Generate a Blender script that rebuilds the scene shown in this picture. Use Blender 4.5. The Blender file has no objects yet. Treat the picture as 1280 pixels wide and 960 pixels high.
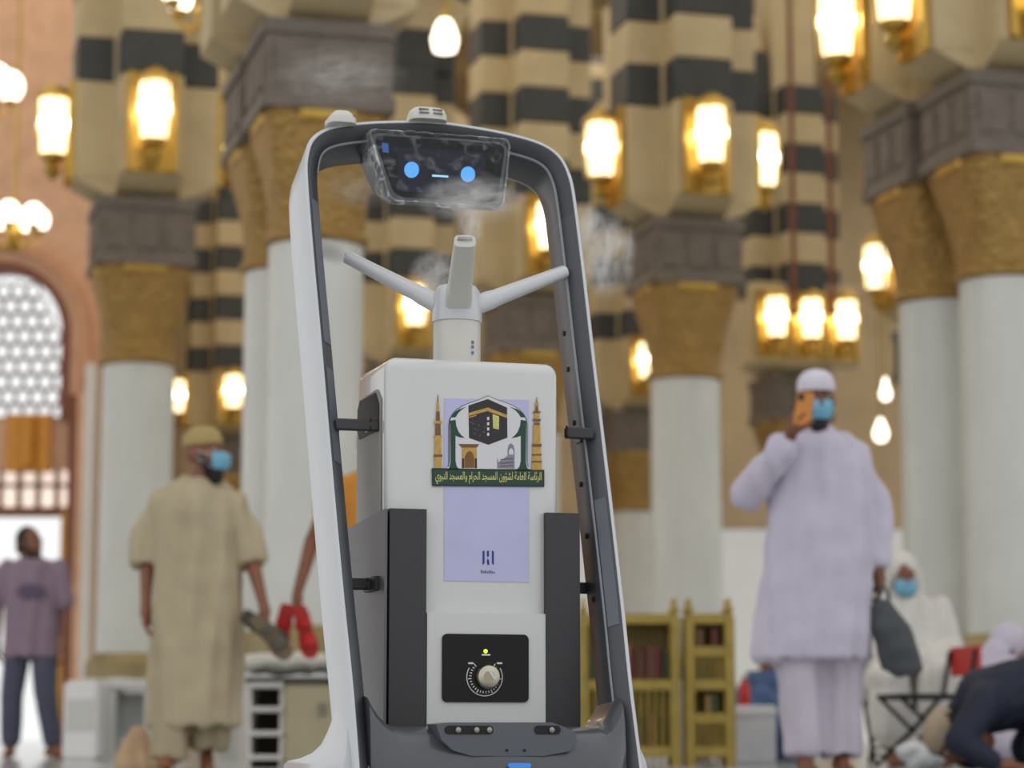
import bpy, bmesh, math, random
from mathutils import Vector, Matrix, noise as mnoise
R = math.radians
random.seed(7)
S = bpy.context.scene
COL = S.collection

# ------------------------------------------------------------------ camera
F = 3070.0                      # focal length in pixels of the 1280 x 960 frame
HOR = 918.0                     # horizon row
CAMZ = 0.17
PITCH = math.atan((HOR - 480) / F)
cd = bpy.data.cameras.new('camera'); cam = bpy.data.objects.new('camera', cd); COL.objects.link(cam)
cd.sensor_width = 36; cd.lens = F / 1280 * 36
cd.clip_start = .05; cd.clip_end = 500
cam.location = (0, 0, CAMZ); cam.rotation_euler = (math.pi / 2 + PITCH, 0, 0)
cd.dof.use_dof = True; cd.dof.focus_distance = 5.12; cd.dof.aperture_fstop = 3.3
S.camera = cam

# ------------------------------------------------------------------ world and exposure
w = bpy.data.worlds.new('world'); S.world = w; w.use_nodes = True
bg = w.node_tree.nodes['Background']; bg.inputs[0].default_value = (.97, .98, .975, 1); bg.inputs[1].default_value = 1.25
S.view_settings.view_transform = 'Standard'; S.view_settings.look = 'None'
S.view_settings.exposure = -.25; S.view_settings.gamma = 1; S.view_settings.use_curve_mapping = False
S.cycles.volume_bounces = 4

def area(name, loc, rot, sx, sy, power, col):
    l = bpy.data.lights.new(name, 'AREA'); l.shape = 'RECTANGLE'; l.size = sx; l.size_y = sy; l.energy = power; l.color = col
    o = bpy.data.objects.new(name, l); COL.objects.link(o); o.location = loc; o.rotation_euler = rot
    return o
area('hall_fill', (0, 22, 11.3), (0, 0, 0), 22, 14, 1000, (1, .93, .80))  # added fill lamps under the ceiling to brighten the hall, no real fixtures
area('hall_fill', (0, 36, 11.3), (0, 0, 0), 22, 12, 1100, (1, .92, .78))

# ------------------------------------------------------------------ pixel helpers
def ray(px, py):
    c = ((px - 640) / F, 1, (480 - py) / F); cp, sp = math.cos(PITCH), math.sin(PITCH)
    return Vector((c[0], cp - c[2] * sp, sp + c[2] * cp))
def at(px, py, Y):
    r = ray(px, py); return Vector((0, 0, CAMZ)) + r * (Y / r.y)

# ------------------------------------------------------------------ materials
def lin(c):
    return tuple(((v / 255) / 12.92 if v / 255 <= .04045 else ((v / 255 + .055) / 1.055) ** 2.4) for v in c)
MATS = {}
def M(name, col, rough=.5, metal=0., var=.06, scale=8., bump=0., bscale=120., coat=0., emit=0., ecol=None, stretch=(1, 1, 1), spec=.5, sheen=0.):
    if name in MATS: return MATS[name]
    m = bpy.data.materials.new(name); m.use_nodes = True; nt = m.node_tree; b = nt.nodes['Principled BSDF']
    c = lin(col)
    tc = nt.nodes.new('ShaderNodeTexCoord'); mp = nt.nodes.new('ShaderNodeMapping'); mp.inputs['Scale'].default_value = stretch
    nt.links.new(tc.outputs['Object'], mp.inputs[0])
    n = nt.nodes.new('ShaderNodeTexNoise'); n.inputs['Scale'].default_value = scale; n.inputs['Detail'].default_value = 4
    nt.links.new(mp.outputs[0], n.inputs[0])
    r = nt.nodes.new('ShaderNodeValToRGB'); r.color_ramp.elements[0].position = .3; r.color_ramp.elements[1].position = .7
    r.color_ramp.elements[0].color = (*[v * (1 - var) for v in c], 1); r.color_ramp.elements[1].color = (*[min(1, v * (1 + var)) for v in c], 1)
    nt.links.new(n.outputs[0], r.inputs[0]); nt.links.new(r.outputs[0], b.inputs['Base Color'])
    b.inputs['Roughness'].default_value = rough; b.inputs['Metallic'].default_value = metal
    b.inputs['Coat Weight'].default_value = coat; b.inputs['Specular IOR Level'].default_value = spec
    if sheen: b.inputs['Sheen Weight'].default_value = sheen
    if bump:
        n2 = nt.nodes.new('ShaderNodeTexNoise'); n2.inputs['Scale'].default_value = bscale; nt.links.new(mp.outputs[0], n2.inputs[0])
        bp = nt.nodes.new('ShaderNodeBump'); bp.inputs['Strength'].default_value = bump; bp.inputs['Distance'].default_value = .01
        nt.links.new(n2.outputs[0], bp.inputs['Height']); nt.links.new(bp.outputs[0], b.inputs['Normal'])
    if emit:
        b.inputs['Emission Strength'].default_value = emit; b.inputs['Emission Color'].default_value = (*lin(ecol or col), 1)
    MATS[name] = m; return m
def carved(name, col, rough, metal, scale, depth):
    """metal or stone with a carved diamond lattice (relief only)"""
    m = M(name, col, rough, metal, .12, 6); nt = m.node_tree; b = nt.nodes['Principled BSDF']
    tc = nt.nodes['Texture Coordinate']
    v = nt.nodes.new('ShaderNodeTexVoronoi'); v.inputs['Scale'].default_value = scale; nt.links.new(tc.outputs['Object'], v.inputs['Vector'])
    bp = nt.nodes.new('ShaderNodeBump'); bp.inputs['Strength'].default_value = .8; bp.inputs['Distance'].default_value = depth
    nt.links.new(v.outputs['Distance'], bp.inputs['Height']); nt.links.new(bp.outputs[0], b.inputs['Normal'])
    return m

m_white = M('white_plastic', (205, 205, 205), .22, var=.01, coat=.35)
m_shell = M('white_shell', (200, 202, 206), .3, var=.01, coat=.2)
m_cream = M('nozzle_plastic', (205, 203, 196), .38, var=.015)
m_dark = M('dark_plastic', (56, 58, 63), .42, var=.04, scale=40, coat=.1)
m_darker = M('charcoal_plastic', (56, 54, 57), .55, var=.04, scale=60, bump=.05, bscale=900)
m_rail = M('rail_strip', (98, 102, 112), .42, var=.03)
m_hull = M('hull_plastic', (74, 77, 83), .27, var=.03, coat=.3)
m_black = M('gloss_black', (16, 15, 15), .3, var=.1, spec=.25)
m_hole = M('socket_black', (8, 8, 9), .6, var=.1)
m_screen = M('screen_glass', (8, 8, 10), .2, var=.1, spec=.2)
m_disp = M('display', (18, 19, 28), .35, var=.2, spec=.2, emit=.03, ecol=(90, 95, 160))
m_eye = M('display_blue', (70, 150, 220), .3, var=.02, emit=.55, ecol=(82, 165, 240))
m_mouth = M('display_pale', (150, 200, 240), .3, var=.02, emit=.6, ecol=(150, 200, 240))
m_icon = M('display_icon', (30, 70, 140), .3, var=.02, emit=.15, ecol=(50, 110, 200))
m_metal = M('brushed_metal', (185, 180, 165), .3, 1., .1, 60)
m_led = M('led_green', (200, 255, 40), .3, emit=4, ecol=(190, 255, 30))
m_print = M('white_print', (215, 215, 215), .5, var=.02)
m_paper = M('lavender_paper', (186, 186, 222), .55, var=.03, scale=14)
m_blue = M('blue_print', (35, 55, 130), .5, var=.02)
m_greyp = M('grey_print', (110, 112, 140), .5, var=.05)
m_ewhite = M('sticker_white', (212, 212, 216), .4, var=.01)
m_egreen = M('sticker_green', (16, 62, 46), .4, var=.05)
m_eblack = M('sticker_black', (38, 34, 38), .45, var=.2, scale=150)
m_egold = M('sticker_gold', (190, 150, 70), .45, var=.15, scale=200)
m_ebrown = M('sticker_brown', (120, 80, 40), .45, var=.15, scale=200)
m_epale = M('sticker_pale_gold', (205, 200, 120), .45, var=.15, scale=200)
m_egrey = M('sticker_violet_grey', (135, 130, 150), .45, var=.1)

m_marble = M('column_marble', (205, 206, 200), .32, var=.06, scale=3, stretch=(1, 1, .5))
m_plinth = M('plinth_marble', (200, 200, 196), .35, var=.05, scale=3)
m_stone = M('cream_stone', (198, 178, 138), .6, var=.08, scale=3)
m_dstone = M('dark_stone', (62, 64, 62), .55, var=.1, scale=4)
m_pink = M('pink_stone', (222, 176, 142), .55, var=.12, scale=4)
m_brown = M('brown_stone', (130, 72, 48), .5, var=.12, scale=4)
m_impost = carved('carved_impost', (112, 101, 90), .6, 0, 14, .02)
m_gold = carved('gilded_capital', (162, 128, 70), .45, .5, 22, .03)
m_brass = M('brass', (196, 160, 78), .35, .8, .1, 10)
m_brassd = M('aged_brass', (160, 138, 66), .45, .3, .15, 10)
m_glow = M('lamp_bulb', (255, 244, 215), .3, emit=14, ecol=(255, 244, 216))
m_lglass = M('lamp_glass', (240, 228, 180), .3, emit=3.0, ecol=(255, 240, 190))
m_globe = M('globe_glass', (255, 244, 225), .3, emit=4, ecol=(255, 244, 222))
m_ceil = M('ceiling_plaster', (190, 168, 128), .8, var=.1, scale=1)
m_wall = M('wall_plaster', (200, 178, 142), .7, var=.1, scale=1.5)
m_lwhite = M('white_marble', (225, 224, 222), .4, var=.04, scale=2)

# ------------------------------------------------------------------ mesh builders
class MB:
    def __init__(s): s.bm = bmesh.new()
    def box(s, c, size, rot=None, taper=None):
        m = Matrix.Translation(c) @ (rot.to_4x4() if rot else Matrix.Identity(4)) @ Matrix.Diagonal((*size, 1))
        bmesh.ops.create_cube(s.bm, size=1, matrix=m); return s
    def ell(s, c, r, rot=None, u=14, v=9):
        m = Matrix.Translation(c) @ (rot.to_4x4() if rot else Matrix.Identity(4)) @ Matrix.Diagonal((*r, 1))
        bmesh.ops.create_uvsphere(s.bm, u_segments=u, v_segments=v, radius=1, matrix=m); return s
    def rings(s, rs, caps=True, closed=False):
        """loft through rings of equal length"""
        L = [[s.bm.verts.new(p) for p in r] for r in rs]; n = len(L[0])
        K = len(L) if closed else len(L) - 1
        for i in range(K):
            a, b = L[i], L[(i + 1) % len(L)]
            for j in range(n): s.bm.faces.new((a[j], a[(j + 1) % n], b[(j + 1) % n], b[j]))
        if caps and not closed:
            s.bm.faces.new(L[0][::-1]); s.bm.faces.new(L[-1])
        return s
    def lathe(s, prof, c=(0, 0, 0), seg=24, sq=None):
        """prof: (r, z). sq: optional list of squareness 0..1"""
        rs = []
        for i, (r, z) in enumerate(prof):
            q = sq[i] if sq else 0; ring = []
            for k in range(seg):
                a = 2 * math.pi * (k + .5) / seg; x, y = math.cos(a), math.sin(a)
                f = 1 / max(abs(x), abs(y)); f = 1 + (f - 1) * q
                ring.append((c[0] + r * x * f, c[1] + r * y * f, c[2] + z))
            rs.append(ring)
        return s.rings(rs)
    def cyl(s, p0, p1, r0, r1=None, seg=16):
        r1 = r0 if r1 is None else r1; p0, p1 = Vector(p0), Vector(p1); d = (p1 - p0).normalized()
        a = d.orthogonal().normalized(); b = d.cross(a)
        mk = lambda p, r: [p + a * (r * math.cos(2 * math.pi * k / seg)) + b * (r * math.sin(2 * math.pi * k / seg)) for k in range(seg)]
        return s.rings([mk(p0, r0), mk(p1, r1)])
    def tube(s, pts, r, seg=10):
        pts = [Vector(p) for p in pts]; rr = r if isinstance(r, (list, tuple)) else [r] * len(pts); rs = []
        up = None
        for i, p in enumerate(pts):
            d = (pts[min(i + 1, len(pts) - 1)] - pts[max(i - 1, 0)]).normalized()
            a = d.orthogonal().normalized() if up is None else (up - d * up.dot(d)).normalized()
            up = a; b = d.cross(a)
            rs.append([p + a * (rr[i] * math.cos(2 * math.pi * k / seg)) + b * (rr[i] * math.sin(2 * math.pi * k / seg)) for k in range(seg)])
        return s.rings(rs)
    def cap(s, p0, r0, p1, r1, seg=12):
        """round cone"""
        p0, p1 = Vector(p0), Vector(p1); d = p1 - p0; l = d.length; d = d / l if l > 1e-6 else Vector((0, 0, 1))
        a = d.orthogonal().normalized(); b = d.cross(a); rs = []
        for k in range(5): t = -math.pi / 2 + .12 + (math.pi / 2 - .12) * k / 4; rs.append((p0 + d * (r0 * math.sin(t)), r0 * math.cos(t)))
        for k in range(5): t = (math.pi / 2 - .12) * k / 4; rs.append((p1 + d * (r1 * math.sin(t)), r1 * math.cos(t)))
        return s.rings([[p + a * (r * math.cos(2 * math.pi * j / seg)) + b * (r * math.sin(2 * math.pi * j / seg)) for j in range(seg)] for p, r in rs])
    def prism(s, poly, d, fn=None):
        """poly: list of Vectors (3D, planar); d: extrusion vector"""
        a = [s.bm.verts.new(Vector(p)) for p in poly]; b = [s.bm.verts.new(Vector(p) + Vector(d)) for p in poly]; n = len(a)
        s.bm.faces.new(a); s.bm.faces.new(b[::-1])
        for i in range(n): s.bm.faces.new((a[i], b[i], b[(i + 1) % n], a[(i + 1) % n]))
        return s
    def bevel(s, w, seg=2, ang=30):
        es = [e for e in s.bm.edges if len(e.link_faces) == 2 and e.calc_face_angle(0) > R(ang)]
        bmesh.ops.bevel(s.bm, geom=es, offset=w, segments=seg, affect='EDGES', clamp_overlap=True); return s
    def mesh(s, name, mat, smooth=True):
        bmesh.ops.recalc_face_normals(s.bm, faces=s.bm.faces)
        me = bpy.data.meshes.new(name); s.bm.to_mesh(me); s.bm.free()
        me.materials.append(mat)
        if smooth:
            me.polygons.foreach_set('use_smooth', [True] * len(me.polygons)); me.set_sharp_from_angle(angle=R(38))
        return me
    def build(s, name, mat, parent=None, smooth=True, loc=None):
        return link(name, s.mesh(name, mat, smooth), parent, loc)
def link(name, me, parent=None, loc=None, rotz=0):
    o = bpy.data.objects.new(name, me); COL.objects.link(o)
    if parent: o.parent = parent
    if loc is not None: o.location = loc
    o.rotation_euler.z = rotz
    return o
def tag(o, label=None, cat=None, group=None, kind=None):
    if label: o['label'] = label
    if cat: o['category'] = cat
    if group: o['group'] = group
    if kind: o['kind'] = kind
    return o
def thing(name, label, cat, loc=(0, 0, 0), rotz=0, group=None):
    return tag(link(name, None, None, loc, rotz), label, cat, group)
def structure(o): o['kind'] = 'structure'; return o
def catmull(p, n=6):
    out = []
    P = [Vector(q) for q in p]; P = [P[0] * 2 - P[1]] + P + [P[-1] * 2 - P[-2]]
    for i in range(1, len(P) - 2):
        a, b, c, d = P[i - 1:i + 3]
        for k in range(n):
            t = k / n
            out.append(.5 * ((2 * b) + (c - a) * t + (2 * a - 5 * b + 4 * c - d) * t * t + (3 * b - a - 3 * c + d) * t ** 3))
    out.append(P[-2]); return out

# ================================================================== SETTING
GA = R(15)                                   # the hall's grid is turned by this angle
U = Vector((math.cos(GA), math.sin(GA), 0)); V = Vector((-math.sin(GA), math.cos(GA), 0))

fm = M('floor_marble', (176, 178, 180), .16, var=.08, scale=1.2)
structure(MB().box((0, 30, -.05), (120, 90, .1)).build('floor', fm))
# roof over the hall from 12 m on; the portal court left of it is open to the sky
structure(MB().box((0, 23, 12.2), (46, 22, .3)).box((11, 40.3, 12.2), (33.6, 13, .3)).build('ceiling', m_ceil))
ck = bpy.data.objects['ceiling']
for i in range(9):
    b = MB().box((0, 13 + i * 3.6, 11.85), (44 if i < 6 else 30, .5, .45)); o = b.build('ceiling_beam', m_stone, ck)
    if i >= 6: o.location.x = 10
# far wall: an arcade of tall openings with daylight behind
wb = MB()
WBY = 46.0
xs = [-5.3 + 2.75 * i for i in range(12)]
wb.box((11.5, WBY, 8.1), (35, .5, 8.2))
structure(wb.build('wall_back', m_wall))
wbk = bpy.data.objects['wall_back']
for x in xs:
    MB().box((x, WBY, 2.0), (1.25, .5, 4.0)).box((x, WBY - .05, .3), (1.4, .6, .6)).box((x, WBY - .05, 3.85), (1.4, .6, .25)).build('wall_pier', m_pink, wbk)
structure(MB().box((14, 78, 5), (44, 1, 10)).box((14, 77.4, .5), (44, .3, 1)).build('wall_dimming', M('dimming_wall_pale', (214, 212, 206), .6, var=.04, scale=.6)))  # added wall beyond the openings, keeps them dimmer than bare sky
structure(MB().box((-5.75, 40, 6), (.3, 12, 12)).build('wall_left', m_wall))

# portal wall with doorway, transom and pierced window
PY = 34.0
def pz(py): return at(0, py, PY).z
def pxx(px): return at(px, 700, PY).x
doorR, wallR = pxx(88), pxx(120); wcx = pxx(-5); wr = .92; wsp = 5.68; wbot = 4.5; dtop = 3.22; ttop = 3.8
wp = MB(); T = .5
def wbox(x0, x1, z0, z1, mb=wp, y=PY, t=T): mb.box(((x0 + x1) / 2, y, (z0 + z1) / 2), (x1 - x0, t, z1 - z0))
wl = -16.
wbox(doorR, wallR, 0, 12); wbox(wl, wcx - 1.05, 0, 12)
wbox(wcx - 1.05, doorR, ttop, wbot)
wbox(wcx - 1.05, wcx - wr, wbot, wsp); wbox(wcx + wr, doorR, wbot, wsp)
wbox(wcx - 1.05, doorR, wsp + wr + .02, 12)
for sgn in (-1, 1):
    e = 1.05 if sgn < 0 else doorR - wcx
    pts = [Vector((wcx + sgn * e, PY - T / 2, wsp)), Vector((wcx + sgn * e, PY - T / 2, wsp + wr + .02)), Vector((wcx, PY - T / 2, wsp + wr + .02))]
    for k in range(0, 13):
        a = math.pi / 2 * (1 - k / 12); pts.append(Vector((wcx + sgn * wr * math.cos(a), PY - T / 2, wsp + wr * math.sin(a))))
    wp.prism(pts, (0, T, 0))
structure(wp.build('wall_portal', m_pink, smooth=False))
wpo = bpy.data.objects['wall_portal']
# archivolts round the window
def archband(r0, r1, y0, y1, name, mat, n=20):
    rs = []
    pth = [(wcx - 1, wbot)] + [(math.pi * (1 - k / n), None) for k in range(n + 1)] + [(wcx + 1, wbot)]
    P = []
    P.append((-1, 0, wbot, 0))
    for k in range(n + 1):
        a = math.pi * (1 - k / n); P.append((math.cos(a), 1, wsp, math.sin(a)))
    P.append((1, 0, wbot, 0))
    for cx, _, z, sz in P:
        rs.append([(wcx + cx * r0, y0, z + sz * r0), (wcx + cx * r1, y0, z + sz * r1), (wcx + cx * r1, y1, z + sz * r1), (wcx + cx * r0, y1, z + sz * r0)])
    return MB().rings(rs).build(name, mat, wpo)
archband(.90, 1.02, PY - .40, PY, 'archivolt', m_brown)
archband(1.02, 1.16, PY - .36, PY, 'archivolt', m_pink)
archband(1.16, 1.30, PY - .45, PY, 'archivolt', M('archivolt_stone', (205, 150, 112), .5, var=.1))
# pierced window: rings of plaster in staggered rows
win = structure(link('window_1', None))
ringm = MB()
rr = []
for k in range(18):
    a = 2 * math.pi * k / 18; c, s_ = math.cos(a), math.sin(a)
    rr.append([(c * .084, 0, s_ * .098), (c * .112, -.04, s_ * .126), (c * .112, .04, s_ * .126)])
ringme = ringm.rings(rr, closed=True).mesh('tracery_ring', M('tracery_plaster', (112, 66, 38), .6, var=.1))
row = 0; z = wbot + .12
while z < wsp + wr:
    for i in range(-5, 6):
        x = i * .205 + (.1025 if row % 2 else 0)
        if abs(x) < wr - .06 and (z < wsp or math.hypot(x, z - wsp) < wr - .08): link('tracery_ring', ringme, win, (wcx + x, PY, z))
    z += .215; row += 1
MB().box((wcx, PY, wbot + .02), (2 * wr, .12, .06)).build('window_sill', m_brown, win)
# transom with small panes
tr = structure(link('window_2', None))
for i in range(9):
    x = wcx - 1.0 + i * .262
    if x < doorR: MB().box((x, PY - .05, (dtop + ttop) / 2), (.06, .2, ttop - dtop)).build('mullion', m_brown, tr)
MB().box(((wcx - 1.05 + doorR) / 2, PY - .05, dtop), (doorR - wcx + 1.05, .3, .12)).build('transom_bar', m_brown, tr)
MB().box(((wcx - 1.05 + doorR) / 2, PY - .05, (dtop + ttop) / 2 + .08), (doorR - wcx + 1.05, .1, .05)).build('transom_bar', m_brown, tr)
for i in range(8): MB().box((wcx - 1.0 + .131 + i * .262, PY, (dtop + ttop) / 2), (.2, .012, ttop - dtop)).build('pane', M('frosted_pane', (255, 235, 215), .4, emit=1.0, ecol=(255, 240, 225)), tr)
dr = structure(link('door_1', None))
MB().box((doorR - .04, PY - .1, dtop / 2), (.08, .5, dtop)).build('door_frame', M('gilt_frame', (190, 140, 60), .4, .6, .1), dr)
MB().box((wcx - 1.01, PY - .1, dtop / 2), (.08, .5, dtop)).build('door_frame', MATS['gilt_frame'], dr)
# gilded panel between transom and window, dark jamb, pale jamb
tm = structure(MB().box((pxx(38), PY - .3, (ttop + wbot) / 2), (.6, .16, wbot - ttop + .1)).cyl((pxx(38), PY - .4, ttop), (pxx(38), PY - .4, wbot), .12).build('trim_1', M('gilt_panel', (205, 140, 50), .4, .3, .1)))
structure(MB().box((pxx(97), PY - .4, 2.4), (.14, .3, 4.8)).build('trim_2', m_brown))
structure(MB().box((pxx(109), PY - .5, 2.4), (.12, .4, 4.8)).build('trim_3', m_pink))
structure(MB().box((pxx(118), PY - .55, 2.6), (.10, .4, 5.2)).build('trim_4', m_lwhite))

# ------------------------------------------------------------------ columns
ZC, ZI, ZP = 3.51, 4.33, 4.94
ARM, AW = .64, .56
def bm_col():
    d = {}
    d['plinth'] = MB().lathe([(.50, 0), (.50, .60), (.47, .63), (.44, .66)], seg=8).mesh('plinth', m_plinth)
    d['grille'] = MB().lathe([(.42, .64), (.42, .80), (.38, .84), (.355, .88)], seg=24).mesh('grille', M('grille_brass', (150, 135, 95), .45, .5, .1))
    d['shaft'] = MB().lathe([(.335, .86), (.33, 1.2), (.325, 3.45), (.325, 3.53)], seg=32).mesh('shaft', m_marble)
    d['neck'] = MB().lathe([(.33, 3.46), (.36, 3.48), (.365, 3.52), (.34, 3.55)], seg=32).mesh('neck_ring', m_gold)
    pr = [(.33, ZC), (.335, 3.62), (.345, 3.78), (.36, 3.95), (.385, 4.12), (.41, 4.26), (.415, ZI)]
    d['capital'] = MB().lathe(pr, seg=40, sq=[0, .15, .4, .7, .9, 1, 1]).mesh('capital', m_gold)
    d['abacus'] = MB().lathe([(.425, ZI - .07), (.435, ZI - .05), (.435, ZI)], seg=8, sq=[1, 1, 1]).bevel(.01).mesh('abacus', m_brass)
    b = MB(); b.box((0, 0, (ZI + ZP) / 2), (.86, .86, ZP - ZI))
    for k in range(4):
        rm = Matrix.Rotation(k * math.pi / 2, 3, 'Z')
        b.box(rm @ Vector((0, -.44, ZP - .05)), (.88, .03, .1), rm); b.box(rm @ Vector((0, -.44, ZI + .05)), (.88, .03, .1), rm)
        for q in (-.27, 0, .27): b.box(rm @ Vector((q, -.435, (ZI + ZP) / 2)), (.2, .02, .3), rm)
    d['impost'] = b.mesh('impost', m_impost)
    d['pier'] = MB().box((0, 0, (ZP + 12.0) / 2), (.62, .62, 12.0 - ZP)).mesh('pier', m_stone)
    def blk(z0, z1, mt):
        return MB().box((0, -(ARM + .28) / 2, (z0 + z1) / 2), (AW, ARM - .28, z1 - z0)).bevel(.012, 1).mesh('voussoir', mt)
    zs = [5.12, 6.03, 6.43, 6.85, 7.25, 7.67, 8.07, 8.49, 8.89]
    d['blocks'] = [blk(zs[i], zs[i + 1] - .006, m_dstone if i % 2 else m_stone) for i in range(8)]
    c = MB().rings([[(-.28, -.29, ZP), (.28, -.29, ZP), (.28, -.2, ZP), (-.28, -.2, ZP)], [(-.28, -ARM, 5.12), (.28, -ARM, 5.12), (.28, -.2, 5.12), (-.28, -.2, 5.12)]])
    d['corbel'] = c.mesh('corbel', m_stone)
    return d
CM = bm_col()
def column(p, label, pier=True, rot=GA, arms=(0, 1, 2, 3)):
    t = thing('column', label, 'column', (p[0], p[1], 0), rot, 'marble columns of the hall')
    for n, k in (('plinth', 'plinth'), ('base_grille', 'grille'), ('shaft', 'shaft'), ('neck_ring', 'neck'), ('capital', 'capital'), ('abacus', 'abacus'), ('impost', 'impost')):
        link(n, CM[k], t)
    if pier:
        link('pier', CM['pier'], t)
        for k in arms:
            o = link('corbel', CM['corbel'], t); o.rotation_euler.z = k * math.pi / 2
            for me in CM['blocks']:
                o = link('voussoir', me, t); o.rotation_euler.z = k * math.pi / 2
    return t
PA = (-3.38, 22.0); PB = (-1.34, 16.5); PB2 = (-1.61, 17.5); PC = (1.63, 22.9); PE = (3.62, 17.8); PD = (3.32, 18.75)
PH = (.2, 27.); PL = (5.1, 28.8); PI_ = (-1.45, 32.0); PG = (3.78, 33.0); PF = (1.8, 36.7); PJ = (-4.7, 40.); PN = (.2, 41.5)
column(PA, 'marble column with gilded capital rising behind the man in the beige tunic')
column(PB, 'large marble column with gilded capital right behind the robot frame, front one of its pair', arms=(0, 1, 3))
column(PB2, 'marble column half hidden behind its twin, beside the robot frame', arms=(1, 2, 3))
column(PC, 'marble column with gilded capital standing above the brass bookracks')
column(PE, 'marble column behind the navy figure, front one of its pair', arms=(0, 1, 3))
column(PD, 'marble column behind the masked seated person, rear one of its pair', arms=(1, 2, 3))
column(PH, 'distant column hidden behind the robot, its grey block showing over the white body')
column(PL, 'distant column screened by the paired columns, only its lamp and striped pier showing')
column(PI_, 'distant column seen through the robot frame, with lamps beside the nozzle arm')
g = column(PG, 'distant wide column with three lamps in a row above the man in white')
column(PF, 'distant column with gilded capital between robot frame and brass rack column')
column(PJ, 'far column with striped pier beside the capped head of the bearded man')
column(PN, 'farthest column behind the centre of the hall')

# striped arches between the distant piers
def arch(p, q, label):
    p, q = Vector((*p, 0)), Vector((*q, 0)); d = q - p; L = d.length; d.normalize()
    r = (L - 2 * ARM) / 2; mid = (p + q) / 2
    t = thing('striped_arch', label, 'arch', (mid.x, mid.y, 0), math.atan2(d.y, d.x), 'striped arches between distant piers')
    n = 13; e = .32
    for k in range(n):
        a0 = math.pi * k / n; a1 = math.pi * (k + 1) / n - .006
        rs = []
        for i in range(4):
            a = a0 + (a1 - a0) * i / 3; c, s_ = math.cos(a), math.sin(a)
            ro = r + min(e, 11.85 - 8.89 - r * s_ if s_ > .5 else e)
            rs.append([(c * r, -AW / 2, 8.89 + s_ * r), (c * ro, -AW / 2, 8.89 + s_ * ro), (c * ro, AW / 2, 8.89 + s_ * ro), (c * r, AW / 2, 8.89 + s_ * r)])
        MB().rings(rs).build('voussoir', m_stone if k % 2 else m_dstone, t, smooth=False)
arch(PH, PL, 'striped stone arch spanning right of the robot head to the paired columns')
arch(PI_, PG, 'striped stone arch ending on the wide pier with three lamps')
arch(PH, PI_, 'striped stone arch running back over the robot head')
arch(PG, PF, 'striped stone arch running back from the wide pier with three lamps')
arch(PF, PN, 'striped stone arch running back from the far gilded column')
arch(PI_, PJ, 'striped stone arch running back to the far pier beside the bearded man')
arch(PJ, PN, 'farthest striped stone arch across the end of the hall')

# ------------------------------------------------------------------ lanterns on the piers
def lantern_meshes():
    d = {}
    b = MB().box((0, .03, -.02), (.44, .05, .92)).bevel(.015, 1)
    for k in (-1, 1): b.box((k * .2, -.02, -.02), (.045, .07, .9))
    d['backplate'] = b.mesh('backplate', m_brass)
    d['hood'] = MB().lathe([(.02, .45), (.08, .42), (.17, .34), (.18, .30), (.16, .29)], (0, -.17, 0), 8).mesh('hood', m_brass)
    d['glass'] = MB().lathe([(.05, -.24), (.115, -.19), (.13, -.02), (.14, .2), (.13, .29), (.05, .3)], (0, -.17, 0), 16).mesh('glass', m_lglass)
    d['bulb'] = MB().ell((0, -.17, .07), (.141, .141, .18)).mesh('bulb', m_glow)
    d['finial'] = MB().lathe([(.01, -.46), (.05, -.42), (.085, -.36), (.05, -.3), (.11, -.26), (.12, -.22)], (0, -.17, 0), 12).mesh('finial', m_brass)
    b = MB()
    for k in range(6):
        a = k * math.pi / 3; x, y = math.cos(a) * .168, math.sin(a) * .168 - .17
        b.cyl((x * .85, (y + .17) * .85 - .17, -.22), (x, y, .31), .008, seg=6)
    d['cage'] = b.mesh('cage', m_brass)
    return d
LM = lantern_meshes()
def lantern(p, face, label, z=5.6, off=ARM + .01, group='gilt wall lanterns', lat=0.):
    a = GA + {'front': 0, 'left': -math.pi / 2, 'right': math.pi / 2}[face]
    x = p[0] + math.sin(a) * off + math.cos(a) * lat; y = p[1] - math.cos(a) * off + math.sin(a) * lat
    t = thing('wall_lantern', label, 'lantern', (x, y, z), a, group)
    for k in ('backplate', 'hood', 'glass', 'bulb', 'finial', 'cage'): link(k, LM[k], t)
    return t
lantern(PA, 'front', 'lit gilt lantern on the front of the pier above the bearded man')
lantern(PA, 'left', 'lit gilt lantern on the side of the pier nearest the pierced window')
lantern(PA, 'right', 'lit gilt lantern seen edge-on between striped pier and robot frame')
lantern(PC, 'front', 'lit gilt lantern on the front of the pier above the brass racks')
lantern(PC, 'left', 'lit gilt lantern on the pier side facing the robot head')
lantern(PC, 'right', 'small lit lantern seen edge-on beside the striped arch')
lantern(PH, 'front', 'lit gilt lantern seen through the robot frame above the spraying nozzle')
lantern(PL, 'left', 'lit lantern showing left of the gilded capitals of the paired columns')
lantern(PI_, 'front', 'lit lantern seen through the robot frame next to the nozzle post')
lantern(PI_, 'left', 'lit lantern seen through the robot frame below the left nozzle arm')
lantern(PF, 'front', 'lit lantern beside the robot frame, over a far gilded capital')
lantern(PE, 'left', 'bright lantern high on the side of the front pier of the paired columns')
lantern(PD, 'left', 'bright lantern high on the side of the rear pier of the paired columns')
lantern(PE, 'front', 'bright lantern high on the front of the paired columns\' pier')
for k in (-1, 0, 1): lantern(PG, 'front', ['lit lantern of the row of three, next to the marble column', 'middle lit lantern of the row of three above the white cap', 'lit lantern of the row of three, next to the paired columns'][k + 1], lat=k * .5)
lantern(PJ, 'front', 'small far lit lantern over the bearded man\'s cap')
lantern(PJ, 'left', 'faint far lantern between marble column and the bearded man\'s cap')
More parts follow.
